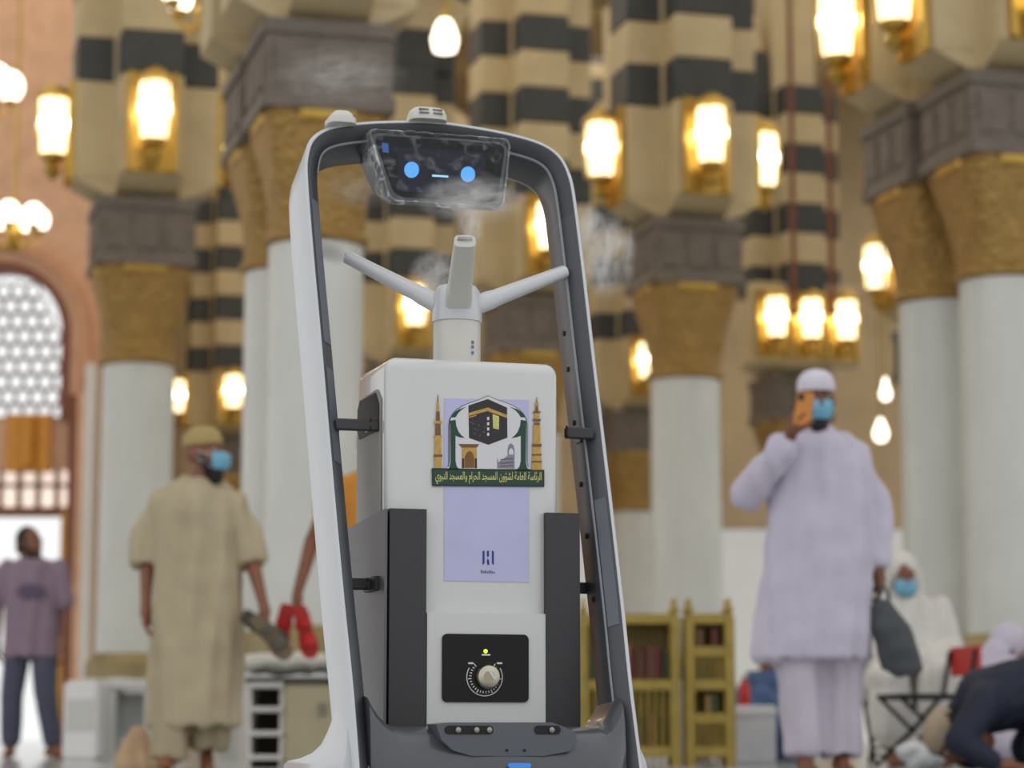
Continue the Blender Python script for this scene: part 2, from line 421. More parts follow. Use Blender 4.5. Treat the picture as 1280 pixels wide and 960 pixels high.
# wide backing of the three-lamp pier
bk = MB().box((0, -.5, 5.6), (1.55, .24, 1.1)).bevel(.02, 1).build('lamp_panel', m_stone, g)

# chandeliers
def chandelier(loc, n, rad, gr, label, drop=0.25, rods=True):
    t = thing('chandelier', label, 'chandelier', loc, .3)
    MB().lathe([(.02, -.25), (.07, -.2), (.1, -.05), (.05, .05), (.09, .15), (.03, .3)], seg=12).build('hub', m_brass, t)
    MB().cyl((0, 0, .2), (0, 0, 12.0 - loc[2]), .018, seg=8).build('rod', m_brass, t)
    for k in range(n):
        a = 2 * math.pi * k / n + .2; x, y = math.cos(a) * rad, math.sin(a) * rad
        MB().tube([(0, 0, -.1), (x * .5, y * .5, -.2), (x, y, -.12), (x, y, 0)], .016, 6).build('arm', m_brass, t)
        gl = MB().ell((x, y, gr * 1.0), (gr, gr, gr * 1.15)).build('globe', m_globe, t)
        MB().lathe([(.03, -.06), (.06, -.02), (.07, .02)], (x, y, 0), 8).build('cup', m_brass, gl)
    return t
chandelier(at(18, 285, 25), 6, .26, .11, 'chandelier of frosted globes in front of the pierced window')
chandelier(at(-12, 122, 24), 4, .2, .14, 'chandelier at the hall edge with a single round globe in view')
chandelier(at(258, 8, 19), 6, .28, .11, 'gilt chandelier hanging before the striped pier left of the mist')
for i_, px in enumerate((993, 1041)):
    q = at(px, 395, 30.5); t = thing('hanging_rod', ['thin dark rod hanging before the striped pier, nearer the marble column', 'thin dark rod hanging before the striped pier, nearer the paired columns'][i_], 'rod', q)
    MB().cyl((0, 0, .1), (0, 0, 12.0 - q.z), .035, seg=8).build('rod', m_brown, t); MB().lathe([(.02, 0), (.06, .04), (.06, .08), (.03, .12)], seg=10).build('hook', m_brown, t)
t = thing('spot_lamp', 'single teardrop lamp hanging behind the robot head', 'lamp', at(556, 45, 26))
MB().lathe([(.02, -.2), (.12, -.17), (.15, -.04), (.1, .12), (.05, .2)], seg=16).build('globe', m_globe, t)
MB().lathe([(.06, .18), (.07, .24), (.02, .32)], seg=12).build('socket', m_brass, t)
MB().cyl((0, 0, .3), (0, 0, 12.0 - t.location.z), .014, seg=6).build('rod', m_brass, t)
for i, (px, py, Y) in enumerate([(1101, 541, 30), (1107, 492, 27)]):
    t = thing('pendant_lamp', ['small teardrop lamp glowing behind the shoulder of the man in white', 'small pendant lamp beside the shaft of the paired columns'][i], 'lamp', at(px, py, Y))
    k_ = (.72, .5)[i]; MB().lathe([(.02 * k_, -.16 * k_), (.1 * k_, -.12 * k_), (.13 * k_, 0), (.08 * k_, .13 * k_), (.03 * k_, .18)], seg=14).build('globe', m_globe, t)
    MB().cyl((0, 0, .16), (0, 0, 12.0 - t.location.z), .012, seg=6).build('rod', m_brassd, t)

# ================================================================== THE ROBOT
RA = R(17); R0 = Vector((-.036, 5.0, 0))
RM = Matrix.Translation(R0) @ Matrix.Rotation(RA, 4, 'Z'); RMI = RM.inverted()
LE = R(20); LD = Vector((0, math.sin(LE), math.cos(LE))); LN = Vector((0, -math.cos(LE), math.sin(LE))); LB = Vector((0, 0, .25))
def rhit(px, py, P, N):
    o = RMI @ Vector((0, 0, CAMZ)); r = RMI.to_3x3() @ ray(px, py); return o + r * ((Vector(P) - o).dot(N) / r.dot(N))
def bx(px, py, q=.152): return rhit(px, py, (0, q, 0), Vector((0, 1, 0)))
def lpp(s, t, e): return LB + Vector((1, 0, 0)) * s + LD * t + LN * e
rob = thing('disinfection_robot', 'white and grey spraying robot with looped frame, blue-eyed screen and nozzle arms', 'robot', R0, RA)

half = [(.300, -.25), (.300, 0), (.305, .2), (.309, .45), (.313, .8), (.316, 1.0), (.317, 1.19), (.312, 1.265), (.292, 1.318), (.246, 1.352), (.16, 1.373), (.05, 1.386), (0, 1.388)]
hp = [(s, t, 0) for s, t in half] + [(-s, t, 0) for s, t in half[-2::-1]]
path = catmull(hp, 5)
def pathnorm(i):
    d = path[min(i + 1, len(path) - 1)] - path[max(i - 1, 0)]; d.normalize(); return Vector((-d.y, d.x, 0))   # inward
def sweep(sec, i0, i1, name, mat, parent=rob):
    rs = []
    for i in range(i0, i1 + 1):
        n = pathnorm(i); rs.append([lpp(*(path[i] + n * o).xy, e - .079) for o, e in sec])
    return MB().rings(rs).build(name, mat, parent)
NP = len(path) - 1
sweep([(0, .076), (.003, .081), (.009, .081), (.012, .06), (.012, -.082), (.006, -.088), (0, -.082)], 0, NP, 'frame_shell', m_shell)
sec_d = [(.009, .079), (.014, .078), (.036, .054), (.038, .048), (.038, -.04), (.034, -.046), (.012, -.08), (.011, 0)]
iL = min(range(NP // 2, NP), key=lambda i: abs(path[i].y - 1.17)); iR = NP - iL
sweep(sec_d, iR, iL, 'frame_arch', m_dark)
sweep(sec_d, 0, iR, 'frame_rail', M('rail_grey', (68, 71, 77), .4, var=.04)); sweep(sec_d, iL, NP, 'frame_rail', MATS['rail_grey'])
# pale strip set into the front of each rail
def strip(t0, t1, side):
    ids = [i for i in range(NP + 1) if t0 <= path[i].y <= t1 and path[i].x * side > 0]
    sweep([(.015, .0795), (.034, .0585), (.033, .0565), (.014, .0775)], ids[0], ids[-1], 'rail_strip', m_rail)
strip(.78, 1.17, -1); strip(.50, .74, -1); strip(.12, .46, 1)
# rivets along the inner face of the right rail
for k in range(7):
    i = min(range(0, NP // 2), key=lambda i: abs(path[i].y - (.25 + k * .13))); n = pathnorm(i); p = lpp(*(path[i] + n * .038).xy, -.079)
    MB().cyl(p, p + Vector((-.003, 0, 0)), .006, seg=8).build('rivet', m_hole, rob)
# pale ridge on the right inner edge, highlight painted into its colour
sweep([(.036, .056), (.0395, .054), (.0395, .050), (.037, .050)], 3, iL - 4, 'ridge_highlight', M('highlight_grey', (128, 132, 138), .35, var=.02))

# hull (dark bumper joining the rails)
rs = []
NS = 48
for k in range(NS + 1):
    s = -.266 + .532 * k / NS; a = abs(s); f = max(0, (a - .2) / .066); zt = .186 + .06 * f ** 2.5
    bul = math.sqrt(max(0, 1 - (a / .32) ** 2)); q = -.034 - .064 * bul + .03 * f ** 2
    rs.append([(s, .13, zt - .01), (s, .02, zt), (s, q * .35, zt - .004), (s, q * .75, zt - .02), (s, q, zt - .055), (s, q - .008, .10), (s, q - .004, .05), (s, q + .02, .032), (s, .13, .03)])
MB().rings(rs).build('hull', m_hull, rob)
# base slab behind the hull
def slab(x, y0, y1, r, z0, z1, bev, n=6):
    P = []
    for cx, cy, a0 in ((x - r, y0 + r, -90), (x - r, y1 - r, 0), (-x + r, y1 - r, 90), (-x + r, y0 + r, 180)):
        for k in range(n + 1): a = R(a0 + 90 * k / n); P.append(Vector((cx + r * math.cos(a), cy + r * math.sin(a), z0)))
    return MB().prism(P, (0, 0, z1 - z0)).bevel(bev, 2, 50)
slab(.318, -.03, .54, .05, .03, .108, .012).build('base', m_shell, rob)
for x, y in ((-.2, .1), (.2, .1), (-.2, .46), (.2, .46)):
    MB().cyl((x - .015, y, .03), (x + .015, y, .03), .03).build('wheel', m_hole, rob)
for side in (-1, 1):      # flared foot where a rail meets the base
    rs = []
    for z, yb, yf, xo_, xi_ in ((.215, .14, .03, .300, .29), (.20, .15, .03, .302, .29), (.175, .178, .01, .305, .288), (.15, .215, -.005, .309, .286), (.132, .28, -.015, .314, .285), (.12, .38, -.02, .318, .285), (.113, .50, -.022, .320, .285), (.105, .535, -.024, .321, .285), (.03, .535, -.03, .321, .285)):
        rs.append([(side * xi_, yf, z), (side * (xo_ - .004), yf, z), (side * xo_, yf + .006, z), (side * xo_, yb - .008, z), (side * (xo_ - .006), yb, z), (side * xi_, yb, z)])
    MB().rings(rs).build('base_fairing', m_shell, rob)
# sensor tray
tp = [bx(x, y, -.10) for x, y in ((545, 905), (560, 903), (690, 903), (704, 908), (719, 915), (722, 928), (712, 939), (680, 945), (590, 945), (566, 938), (552, 925))]
tray = MB().prism(tp, (0, .07, 0)).bevel(.006, 2).build('sensor_tray', M('tray_grey', (80, 84, 92), .35, var=.03, coat=.2), rob)
def pill(x0, y0, x1, y1, q, r=None, n=6):
    """rounded rectangle in pixels on plane q"""
    a, b = bx(x0, y0, q), bx(x1, y1, q); X0, X1 = sorted((a.x, b.x)); Z0, Z1 = sorted((a.z, b.z)); r = min(r or 9, (Z1 - Z0) / 2, (X1 - X0) / 2); P = []
    for cx, cz, a0 in ((X1 - r, Z0 + r, -90), (X1 - r, Z1 - r, 0), (X0 + r, Z1 - r, 90), (X0 + r, Z0 + r, 180)):
        for k in range(n + 1): t = R(a0 + 90 * k / n); P.append(Vector((cx + r * math.cos(t), q, cz + r * math.sin(t))))
    return P
for (x0, x1) in ((556, 617), (668, 701)): MB().prism(pill(x0, 907, x1, 918, -.102), (0, .006, 0)).build('sensor_slot', m_hole, tray)
for x in (573, 596, 612, 690):
    p = bx(x, 912.5, -.104); MB().ell(p, (.006, .004, .006)).build('lens', M('lens_glass', (150, 150, 140), .15, .5), tray)
for x in (634, 656):
    p = bx(x, 938, -.1025); MB().cyl(p, p + Vector((0, .004, 0)), .0028, seg=10).build('pinhole', m_hole, tray)
p = bx(650, 957, -.113); MB().prism(pill(636, 954, 664, 960, -.114), (0, .01, 0)).build('status_light', M('status_blue', (60, 120, 200), .3, emit=.4, ecol=(70, 140, 230)), rob)

# body box
BQ, BD, BW, BT = .152, .27, .19, .957
def body_ring(z, ins, r, n=6):
    P = []; x, y0, y1 = BW - ins, BQ + ins, BQ + BD - ins; r = max(.004, r - ins)
    for cx, cy, a0 in ((x - r, y0 + r, -90), (x - r, y1 - r, 0), (-x + r, y1 - r, 90), (-x + r, y0 + r, 180)):
        for k in range(n + 1): a = R(a0 + 90 * k / n); P.append((cx + r * math.cos(a), cy + r * math.sin(a), z))
    return P
prof = [(.13, 0), (.30, 0), (.62, 0), (BT - .028, 0)] + [(BT - .028 + .028 * math.sin(R(a)), .028 - .028 * math.cos(R(a))) for a in (18, 36, 54, 72, 90)]
MB().rings([body_ring(z, i, .024) for z, i in prof]).build('body', m_white, rob)
MB().prism([Vector((x_, .1375, z_)) for x_, z_ in ((bx(534, 765, .1375).x, .42), (bx(682, 765, .1375).x, .42), (bx(682, 765, .1375).x, .17), (bx(534, 765, .1375).x, .17))], (0, .02, 0)).bevel(.0015, 1).build('front_panel', m_white, rob)
# left and right side panels with handle openings
for side in (-1, 1):
    x = side * (BW + .0015)
    P = [Vector((x, y, z)) for y, z in ((BQ + .035, .60), (BQ + .25, .60), (BQ + .25, .86), (BQ + .235, .89), (BQ + .075, .895), (BQ + .04, .87))]
    sp = MB().prism(P, (side * .002, 0, 0)).build('side_panel', M('side_panel_grey', (150, 146, 142), .5, var=.12, scale=30, stretch=(1, 12, .3)), rob)
    P = [Vector((side * (BW + .0025), y, z)) for y, z in ((BQ + .05, .805), (BQ + .225, .805), (BQ + .24, .83), (BQ + .24, .87), (BQ + .22, .888), (BQ + .08, .888), (BQ + .05, .86))]
    MB().prism(P, (side * .003, 0, 0)).build('handle_opening', m_hole, sp)
    P = [Vector((side * (BW + .0055), y, z)) for y, z in ((BQ + .11, .812), (BQ + .16, .812), (BQ + .16, .835), (BQ + .11, .835))]
    MB().prism(P, (side * .001, 0, 0)).build('handle_label', m_print, sp)
# corner brackets
for side in (-1, 1):
    q0 = .134; xo = bx(487 if side < 0 else 725, 720, q0).x; xi = bx(533 if side < 0 else 683, 720, q0).x
    b = MB()
    b.prism([Vector((xi, q0, .17)), Vector((xo, q0, .17)), Vector((xo, q0, .634)), Vector((xi, q0, .634))], (0, .03, 0))
    br = b.bevel(.004, 2).build('bracket', m_darker, rob)
    MB().prism([Vector((side * (BW + .006), q0 + .003, .17)), Vector((side * (BW + .006), q0 + .36, .17)), Vector((side * (BW + .006), q0 + .36, .618)), Vector((side * (BW + .006), q0 + .003, .633))], (-side * .006, 0, 0)).build('bracket_side', M('bracket_side_grey', (96, 96, 102), .45, var=.04, scale=40), br)
    # struts from body to rail
    xo = side * (BW + .006) if side < 0 else xo
    for z, y0 in ((.815, BQ + .06), (.482, q0 + .1)):
        t = (z - .25) / math.cos(LE); yr = (z - .25) * math.tan(LE); xr = side * .279
        o = MB().box(((xo + side * .28) / 2, (max(yr, y0)), z), (.28 - abs(xo) + .012, .02, .024)).bevel(.003, 1).build('strut', m_darker, rob)
        MB().box((side * .272, yr + .06, z), (.006, .04, .03)).bevel(.002, 1).build('strut_plate', m_dark, o)
        if z < .6: MB().box((xo + side * .004, max(yr, y0), z), (.01, .10, .03)).bevel(.002, 1).build('strut_plate', m_darker, o)
        for dz in (-.008, .008): MB().cyl((side * (BW + .025), max(yr, y0) - .03, z + dz), (side * (BW + .028), max(yr, y0) - .03, z + dz), .004, seg=8).build('bolt', m_hole, o)

# paper sheet and emblem on the front
def flat(pts, q, th=.0006): return MB().prism([Vector((p.x, q, p.z)) for p in pts], (0, th, 0))
SH = BQ - .0016
sheet = flat([bx(555, 498), bx(661, 500), bx(661, 728), bx(555, 726)], SH, .0015).build('paper_sheet', m_paper, rob, False); sheet['label'] = 'pale lavender paper sheet'
def sx(cx, cy): return bx(520 + cx * 180 / 1234, 600 + cy * 140 / 960)
for pts in ([(568, 612), (585, 605), (585, 715), (568, 728)], [(648, 605), (665, 612), (665, 728), (648, 715)], [(605, 610), (622, 604), (624, 650), (612, 662), (605, 650)], [(606, 690), (612, 672), (624, 690), (626, 726), (612, 730), (606, 712)]):
    flat([sx(*p) for p in pts], SH - .0006).build('logo_mark', m_blue, sheet, False)
for i in range(7):
    x = 552 + i * 18; h = (30, 22, 26, 18, 28, 20, 14)[i]
    flat([sx(x, 800 - h), sx(x + 13, 798 - h * .8), sx(x + 15, 800), sx(x + 2, 800)], SH - .0006).build('logo_stroke', m_greyp, sheet, False)
EQ = SH - .0018
def ex(cx, cy): return bx(520 + cx * .15625, 470 + cy * .15625)
def epoly(pts, lay, mat, name, parent, mirror=False):
    P = [ex(1146 - x if mirror else x, y) for x, y in pts]
    return flat(P, EQ - lay * .0004, .0004).build(name, mat, parent, False)
arch_o = [(228, 756), (250, 735), (258, 700), (258, 390), (266, 345), (285, 308), (320, 270), (370, 238), (430, 214), (500, 190), (573, 158)]
full = arch_o + [(1146 - x, y) for x, y in arch_o[-2::-1]]
emb = flat([ex(*p) for p in full], EQ, .0017).build('emblem', m_egreen, rob, False); emb['label'] = 'emblem sticker of black cube, green arch and two gold minarets'
cen = (573, 500)
epoly([((x - 573) * .975 + 573, (y - 500) * .975 + 496) for x, y in full], 1, m_ewhite, 'emblem_field', emb)
lp_ = [(268, 360), (312, 352), (318, 400), (335, 445), (358, 475), (385, 497), (345, 492), (312, 480), (312, 680), (322, 725), (345, 752), (345, 768), (225, 768), (262, 735), (272, 690)]
la = [(278, 333), (300, 298), (335, 270), (400, 248), (360, 272), (332, 300), (312, 332)]
for mir in (False, True): epoly(lp_, 2, m_egreen, 'emblem_pillar', emb, mir); epoly(la, 2, m_egreen, 'emblem_arc', emb, mir)
epoly([(415, 238), (570, 186), (724, 255), (727, 495), (575, 552), (420, 497)], 2, m_eblack, 'emblem_cube', emb)
epoly([(415, 298), (570, 254), (570, 282), (415, 322)], 3, m_egold, 'emblem_band', emb); epoly([(570, 254), (724, 314), (724, 338), (570, 284)], 3, m_egold, 'emblem_band', emb)
epoly([(415, 330), (480, 312), (480, 320), (415, 338)], 3, m_egold, 'emblem_band', emb)
epoly([(608, 306), (660, 326), (658, 430), (612, 420)], 3, m_epale, 'emblem_door', emb)
for k in range(4): epoly([(563, 332 + k * 42), (580, 328 + k * 42), (582, 352 + k * 42), (565, 356 + k * 42)], 3, m_ewhite, 'emblem_dot', emb)
for k in range(9):
    x = 430 + (k * 37) % 120; y = 370 + (k * 53) % 120; epoly([(x, y), (x + 8, y - 3), (x + 8, y + 4), (x, y + 6)], 3, m_egrey, 'emblem_dot', emb)
epoly([(333, 545), (502, 547), (490, 565), (478, 575), (360, 575), (352, 565)], 2, m_ebrown, 'emblem_gate', emb)
epoly([(362, 575), (480, 575), (486, 738), (360, 738)], 2, m_egold, 'emblem_gate', emb)
epoly([(385, 650), (400, 615), (425, 600), (448, 615), (460, 650), (460, 735), (385, 735)], 3, m_ebrown, 'emblem_gate', emb)
for x in (364, 466): epoly([(x, 660), (x + 16, 660), (x + 16, 738), (x, 738)], 3, m_eblack, 'emblem_gate', emb)
epoly([(645, 740), (645, 655), (655, 690), (728, 640), (728, 590), (735, 555), (755, 540), (775, 555), (784, 590), (784, 742)], 2, m_egrey, 'emblem_pulpit', emb)
epoly([(738, 630), (740, 595), (757, 578), (774, 595), (776, 630)], 3, m_ewhite, 'emblem_pulpit', emb)
for y in (660, 690, 715): epoly([(668, y + 8), (775, y), (775, y + 4), (668, y + 12)], 3, m_eblack, 'emblem_pulpit', emb)
def minaret(cx, rows, lay=2):
    for i, (y0, y1, w0, w1, mt) in enumerate(rows): epoly([(cx - w0, y0), (cx + w0, y0), (cx + w1, y1), (cx - w1, y1)], lay, mt, 'emblem_minaret', emb)
minaret(172, [(150, 205, 2, 5, m_ebrown), (205, 285, 7, 11, m_egold), (285, 360, 13, 16, m_ebrown), (360, 382, 34, 28, m_egold), (382, 478, 20, 22, m_ebrown), (478, 494, 34, 30, m_egold), (494, 630, 24, 26, m_egold), (630, 650, 34, 34, m_ebrown), (650, 750, 28, 28, m_egold)])
minaret(962, [(168, 215, 2, 5, m_ebrown), (215, 240, 14, 14, m_egold), (240, 285, 8, 14, m_ebrown), (285, 300, 32, 26, m_ebrown), (300, 345, 18, 20, m_egold), (345, 365, 34, 28, m_ebrown), (375, 395, 24, 24, m_ebrown), (395, 545, 26, 28, m_egold), (545, 570, 40, 34, m_ebrown), (570, 625, 30, 32, m_egold), (625, 640, 40, 36, m_ebrown), (640, 680, 34, 36, m_egold), (680, 695, 40, 40, m_ebrown), (695, 756, 38, 38, m_egold)])
epoly([(122, 738), (1022, 752), (1022, 888), (126, 882)], 2, m_eblack, 'emblem_banner', emb)
epoly([(135, 752), (1012, 764), (1012, 876), (136, 870)], 3, m_egreen, 'emblem_banner', emb)
# banner lettering (shaped by hand into presentation forms, laid right to left)
ISO = dict(zip('ابةجحدرسشعلمنويئؤ', (0xFE8D, 0xFE8F, 0xFE93, 0xFE9D, 0xFEA1, 0xFEA9, 0xFEAD, 0xFEB1, 0xFEB5, 0xFEC9, 0xFEDD, 0xFEE1, 0xFEE5, 0xFEED, 0xFEF1, 0xFE89, 0xFE85)))
def shape(wd):
    out = ''; prev = False
    for i, ch in enumerate(wd):
        dual = ch not in 'اةدروؤ'; nxt = dual and i < len(wd) - 1
        out += chr(ISO[ch] + (3 if prev and nxt else 2 if nxt else 1 if prev else 0)); prev = nxt
    return out
txt = ' '.join(shape(wd) for wd in 'الرئاسة العامة لشؤون المسجد الحرام والمسجد النبوي'.split())[::-1]
cu = bpy.data.curves.new('t', 'FONT'); cu.body = txt; cu.resolution_u = 3; cu.offset = .012; to = bpy.data.objects.new('t', cu); COL.objects.link(to)
bpy.context.view_layer.update(); tme = bpy.data.meshes.new_from_object(to.evaluated_get(bpy.context.evaluated_depsgraph_get())); bpy.data.objects.remove(to)
xsv = [v.co.x for v in tme.vertices]; ysv = [v.co.y for v in tme.vertices]; x0, x1, y0, y1 = min(xsv), max(xsv), min(ysv), max(ysv)
for v in tme.vertices:
    u = (v.co.x - x0) / (x1 - x0); k = (v.co.y - y0) / (y1 - y0); p = ex(150 + u * 848, 866 + u * 6 - k * 104); v.co = (p.x, EQ - .0020, p.z)
tme.materials.clear(); tme.materials.append(m_epale); link('emblem_lettering', tme, emb)

# control panel with dial
CQ = .1400
CP = MB().prism(pill(553, 792, 661, 878, CQ - .007, .011), (0, .004, 0)).bevel(.0015, 1).build('control_panel', m_black, rob)
kc = bx(608, 846, CQ - .0075)
def disc(c, r, y0, y1, seg=32): return MB().cyl((c.x, y0, c.z), (c.x, y1, c.z), r, seg=seg)
kn = MB().lathe([(.026, 0), (.0265, .004), (.0245, .009), (.023, .0135), (.021, .0145)], seg=32)
bmesh.ops.transform(kn.bm, matrix=Matrix.Translation((kc.x + .002, CQ - .0075, kc.z)) @ Matrix.Rotation(math.pi / 2, 4, 'X'), verts=kn.bm.verts)
knob = kn.build('knob', m_metal, CP)
MB().box((kc.x + .008, CQ - .0225, kc.z + .004), (.006, .002, .022), Matrix.Rotation(R(-35), 3, 'Y')).build('knob_pointer', m_print, CP)
disc(Vector((kc.x + .002, 0, kc.z)), .012, CQ - .0225, CQ - .0215).build('knob_cap', M('knob_cap_metal', (160, 152, 130), .35, .9), CP)
for k in range(26):
    a = R(130 + 280 * k / 25); big = k % 5 == 0; r0, r1 = .0285, .033 if not big else .036
    c, s_ = math.cos(a), math.sin(a)
    MB().cyl((kc.x - .004 + c * r0, CQ - .0078, kc.z + s_ * r0 - .001), (kc.x - .004 + c * r1, CQ - .0078, kc.z + s_ * r1 - .001), .0012, seg=6).build('dial_tick', m_print, CP)
arcp = [(kc.x - .004 + math.cos(R(150 + 240 * k / 24)) * .0385, CQ - .0078, kc.z - .001 + math.sin(R(150 + 240 * k / 24)) * .0385) for k in range(25)]
MB().tube(arcp, .0011, 6).build('dial_arc', m_print, CP)
for x0, x1, y in ((585, 592, 829), (621, 628, 829), (602, 613, 818.5)): MB().prism(pill(x0, y - 1.1, x1, y + 1.1, CQ - .0078), (0, .001, 0)).build('panel_print', m_print, CP)
p = bx(607, 814, CQ - .0075); MB().ell(p, (.004, .003, .004)).build('indicator_light', m_led, CP)

# nozzle
hc = Vector((0, BQ + BD / 2, 0))
MB().lathe([(.0535, .94), (.0535, .966), (.0515, .968), (.0515, 1.055), (.05, 1.058)], hc, 40).build('nozzle_post', m_cream, rob)
for z in (.985, .998, 1.008): MB().box((hc.x + .022, hc.y - .0475, z), (.005, .004, .006), Matrix.Rotation(R(25), 3, 'Z')).build('post_mark', m_greyp, rob)
hub = MB().lathe([(.05, 1.056), (.0545, 1.058), (.0545, 1.075), (.052, 1.09), (.05, 1.125), (.04, 1.137), (.02, 1.14)], hc, 40).build('nozzle_hub', m_shell, rob)
for k, az in enumerate((-90 - 17 + 5, 30 - 17 + 5, 150 - 17 + 5)):
    d = Vector((math.cos(R(az)), math.sin(R(az)), 0)); sd = Vector((-d.y, d.x, 0)); rs = []
    p0 = hc + d * .02 + Vector((0, 0, 1.088)); p1 = hc + d * (.25, .285, .268)[k] + Vector((0, 0, (1.188, 1.200, 1.222)[k])); ax = (p1 - p0).normalized(); up = sd.cross(ax) * (1 if sd.cross(ax).z > 0 else -1)
    for t, wd_, ht in ((0, .029, .022), (.25, .0285, .021), (.30, .026, .019), (.85, .0235, .0155), (1, .0225, .015)):
        c = p0 + (p1 - p0) * t; ring = []
        for j in range(20):
            a = 2 * math.pi * j / 20; ca, sa = math.cos(a), math.sin(a); pw = .55 if k == 0 else .8
            ring.append(c + sd * (wd_ * math.copysign(abs(ca) ** pw, ca)) + up * (ht * math.copysign(abs(sa) ** pw, sa)))
        rs.append(ring)
    am = MB().rings(rs).build('nozzle_arm', m_cream if k == 0 else m_shell, hub)
    MB().box(p1 + up * .004, (.03, .012, .006), Matrix((sd, ax, up)).transposed()).build('nozzle_mouth', M('mouth_grey', (150, 148, 142), .6), hub)

# head with screen
def hp_(px, py, e): 
    p = rhit(px, py, LB + LN * e, LN); d = p - LB; return d.x, d.dot(LD)
EF = .008
def rounded(pts, r, n=5):
    out = []; m = len(pts); P = [Vector((*p, 0)) for p in pts]
    for i in range(m):
        a, b, c = P[i - 1], P[i], P[(i + 1) % m]; u = (a - b).normalized(); v = (c - b).normalized(); rr_ = min(r, (a - b).length * .45, (c - b).length * .45)
        for k in range(n + 1):
            t = k / n; q = (b + u * rr_) * (1 - t) ** 2 + b * 2 * t * (1 - t) + (b + v * rr_) * t * t; out.append((q.x, q.y))
    return out
face = [hp_(461, 157, EF), hp_(641, 181, EF), hp_(626, 262, EF), hp_(484, 250, EF)]
cx = sum(p[0] for p in face) / 4; hw = ((face[1][0] - face[0][0]) / 2, (face[2][0] - face[3][0]) / 2); tz = (face[0][1] + face[1][1]) / 2; bz = (face[2][1] + face[3][1]) / 2
print('HEAD', cx, hw, tz, bz)
def trap(ins, dx=0):
    return [(cx - hw[0] + ins, tz - ins), (cx + hw[0] - ins, tz - ins), (cx + hw[1] - ins, bz + ins), (cx - hw[1] + ins, bz + ins)]
rs = []
for ins, e, up_ in ((0, -.10, .075), (0, EF - .012, 0), (.004, EF - .003, 0), (.010, EF, 0)):
    T_ = trap(ins); T_[2] = (T_[2][0], T_[2][1] + up_); T_[3] = (T_[3][0], T_[3][1] + up_)
    rs.append([lpp(s, t, e) for s, t in rounded(T_, .03)])
MB().rings(rs).build('head', m_dark, rob)
def onhead(poly, e, th, name, mat, parent): return MB().prism([lpp(s, t, e) for s, t in poly], LN * -th).build(name, mat, parent, False)
scr = onhead(rounded(trap(.013), .026), EF + .0012, .002, 'screen', m_screen, rob)
def hpix(pts, e=EF): return [hp_(x, y, e) for x, y in pts]
onhead(rounded(hpix([(496, 184), (606, 191), (600, 243), (499, 240)]), .004), EF + .0018, .001, 'display', m_disp, scr)
for x, y, rx, ry in ((514.2, 213, 9.2, 10), (584.6, 218.5, 9, 9.6)):
    onhead(hpix([(x + rx * math.cos(2 * math.pi * k / 28), y + ry * math.sin(2 * math.pi * k / 28)) for k in range(28)]), EF + .0026, .001, 'display_eye', m_eye, scr)
onhead(hpix([(540, 219), (560, 220.3), (560, 222.6), (540, 221.3)]), EF + .0026, .001, 'display_mouth', m_mouth, scr)
onhead(hpix([(477, 179), (485, 180), (486, 192), (478, 191)]), EF + .0022, .001, 'display_icon', m_icon, scr)

# clear plastic film wrapped over the head
fm_ = bpy.data.materials.new('clear_film'); fm_.use_nodes = True; nt = fm_.node_tree; nt.nodes.clear()
out = nt.nodes.new('ShaderNodeOutputMaterial'); mx = nt.nodes.new('ShaderNodeMixShader'); tb = nt.nodes.new('ShaderNodeBsdfTransparent'); gb = nt.nodes.new('ShaderNodeBsdfPrincipled')
gb.inputs['Base Color'].default_value = (.75, .77, .8, 1); gb.inputs['Roughness'].default_value = .16
tc = nt.nodes.new('ShaderNodeTexCoord'); nz = nt.nodes.new('ShaderNodeTexNoise'); nz.inputs['Scale'].default_value = 26; nz.inputs['Detail'].default_value = 6; nz.inputs['Distortion'].default_value = 1.2
rp = nt.nodes.new('ShaderNodeValToRGB'); rp.color_ramp.elements[0].position = .52; rp.color_ramp.elements[0].color = (.015, .015, .015, 1); rp.color_ramp.elements[1].position = .82; rp.color_ramp.elements[1].color = (.2, .2, .2, 1)
bp = nt.nodes.new('ShaderNodeBump'); bp.inputs['Strength'].default_value = .9; bp.inputs['Distance'].default_value = .01
nt.links.new(tc.outputs['Object'], nz.inputs[0]); nt.links.new(nz.outputs[0], rp.inputs[0]); nt.links.new(nz.outputs[0], bp.inputs['Height']); nt.links.new(bp.outputs[0], gb.inputs['Normal'])
nt.links.new(rp.outputs[0], mx.inputs[0]); nt.links.new(tb.outputs[0], mx.inputs[1]); nt.links.new(gb.outputs[0], mx.inputs[2]); nt.links.new(mx.outputs[0], out.inputs[0])
fm2 = fm_.copy(); fm2.name = 'crumpled_film'; r2 = [n for n in fm2.node_tree.nodes if n.type == 'VALTORGB'][0]; r2.color_ramp.elements[0].position = .5; r2.color_ramp.elements[0].color = (.16, .16, .16, 1); r2.color_ramp.elements[1].color = (.9, .9, .9, 1); r2.color_ramp.elements[1].position = .74
def film_ring(ins, e, jit):
    P = rounded(trap(ins), .022, 8); out = []
    for i in range(len(P)):
        a = P[i]; b = P[(i + 1) % len(P)]; n = max(1, int(math.hypot(b[0] - a[0], b[1] - a[1]) / .008))
        for k in range(n):
            s, t = a[0] + (b[0] - a[0]) * k / n, a[1] + (b[1] - a[1]) * k / n
            out.append((s, t))
    return out
base_r = film_ring(-.003, 0, 0)
def film_pts(sc, e, jit, up_=0):
    o = []
    cy = (tz + bz) / 2
    for i, (s, t) in enumerate(base_r):
        j = jit * mnoise.noise(Vector((s * 60, t * 60, e * 40)))
        o.append(lpp(cx + (s - cx) * sc + j, cy + (t - cy) * sc + j + (up_ * max(0, min(1, (cy + .03 - t) / .06))), e + abs(j)))
    return o
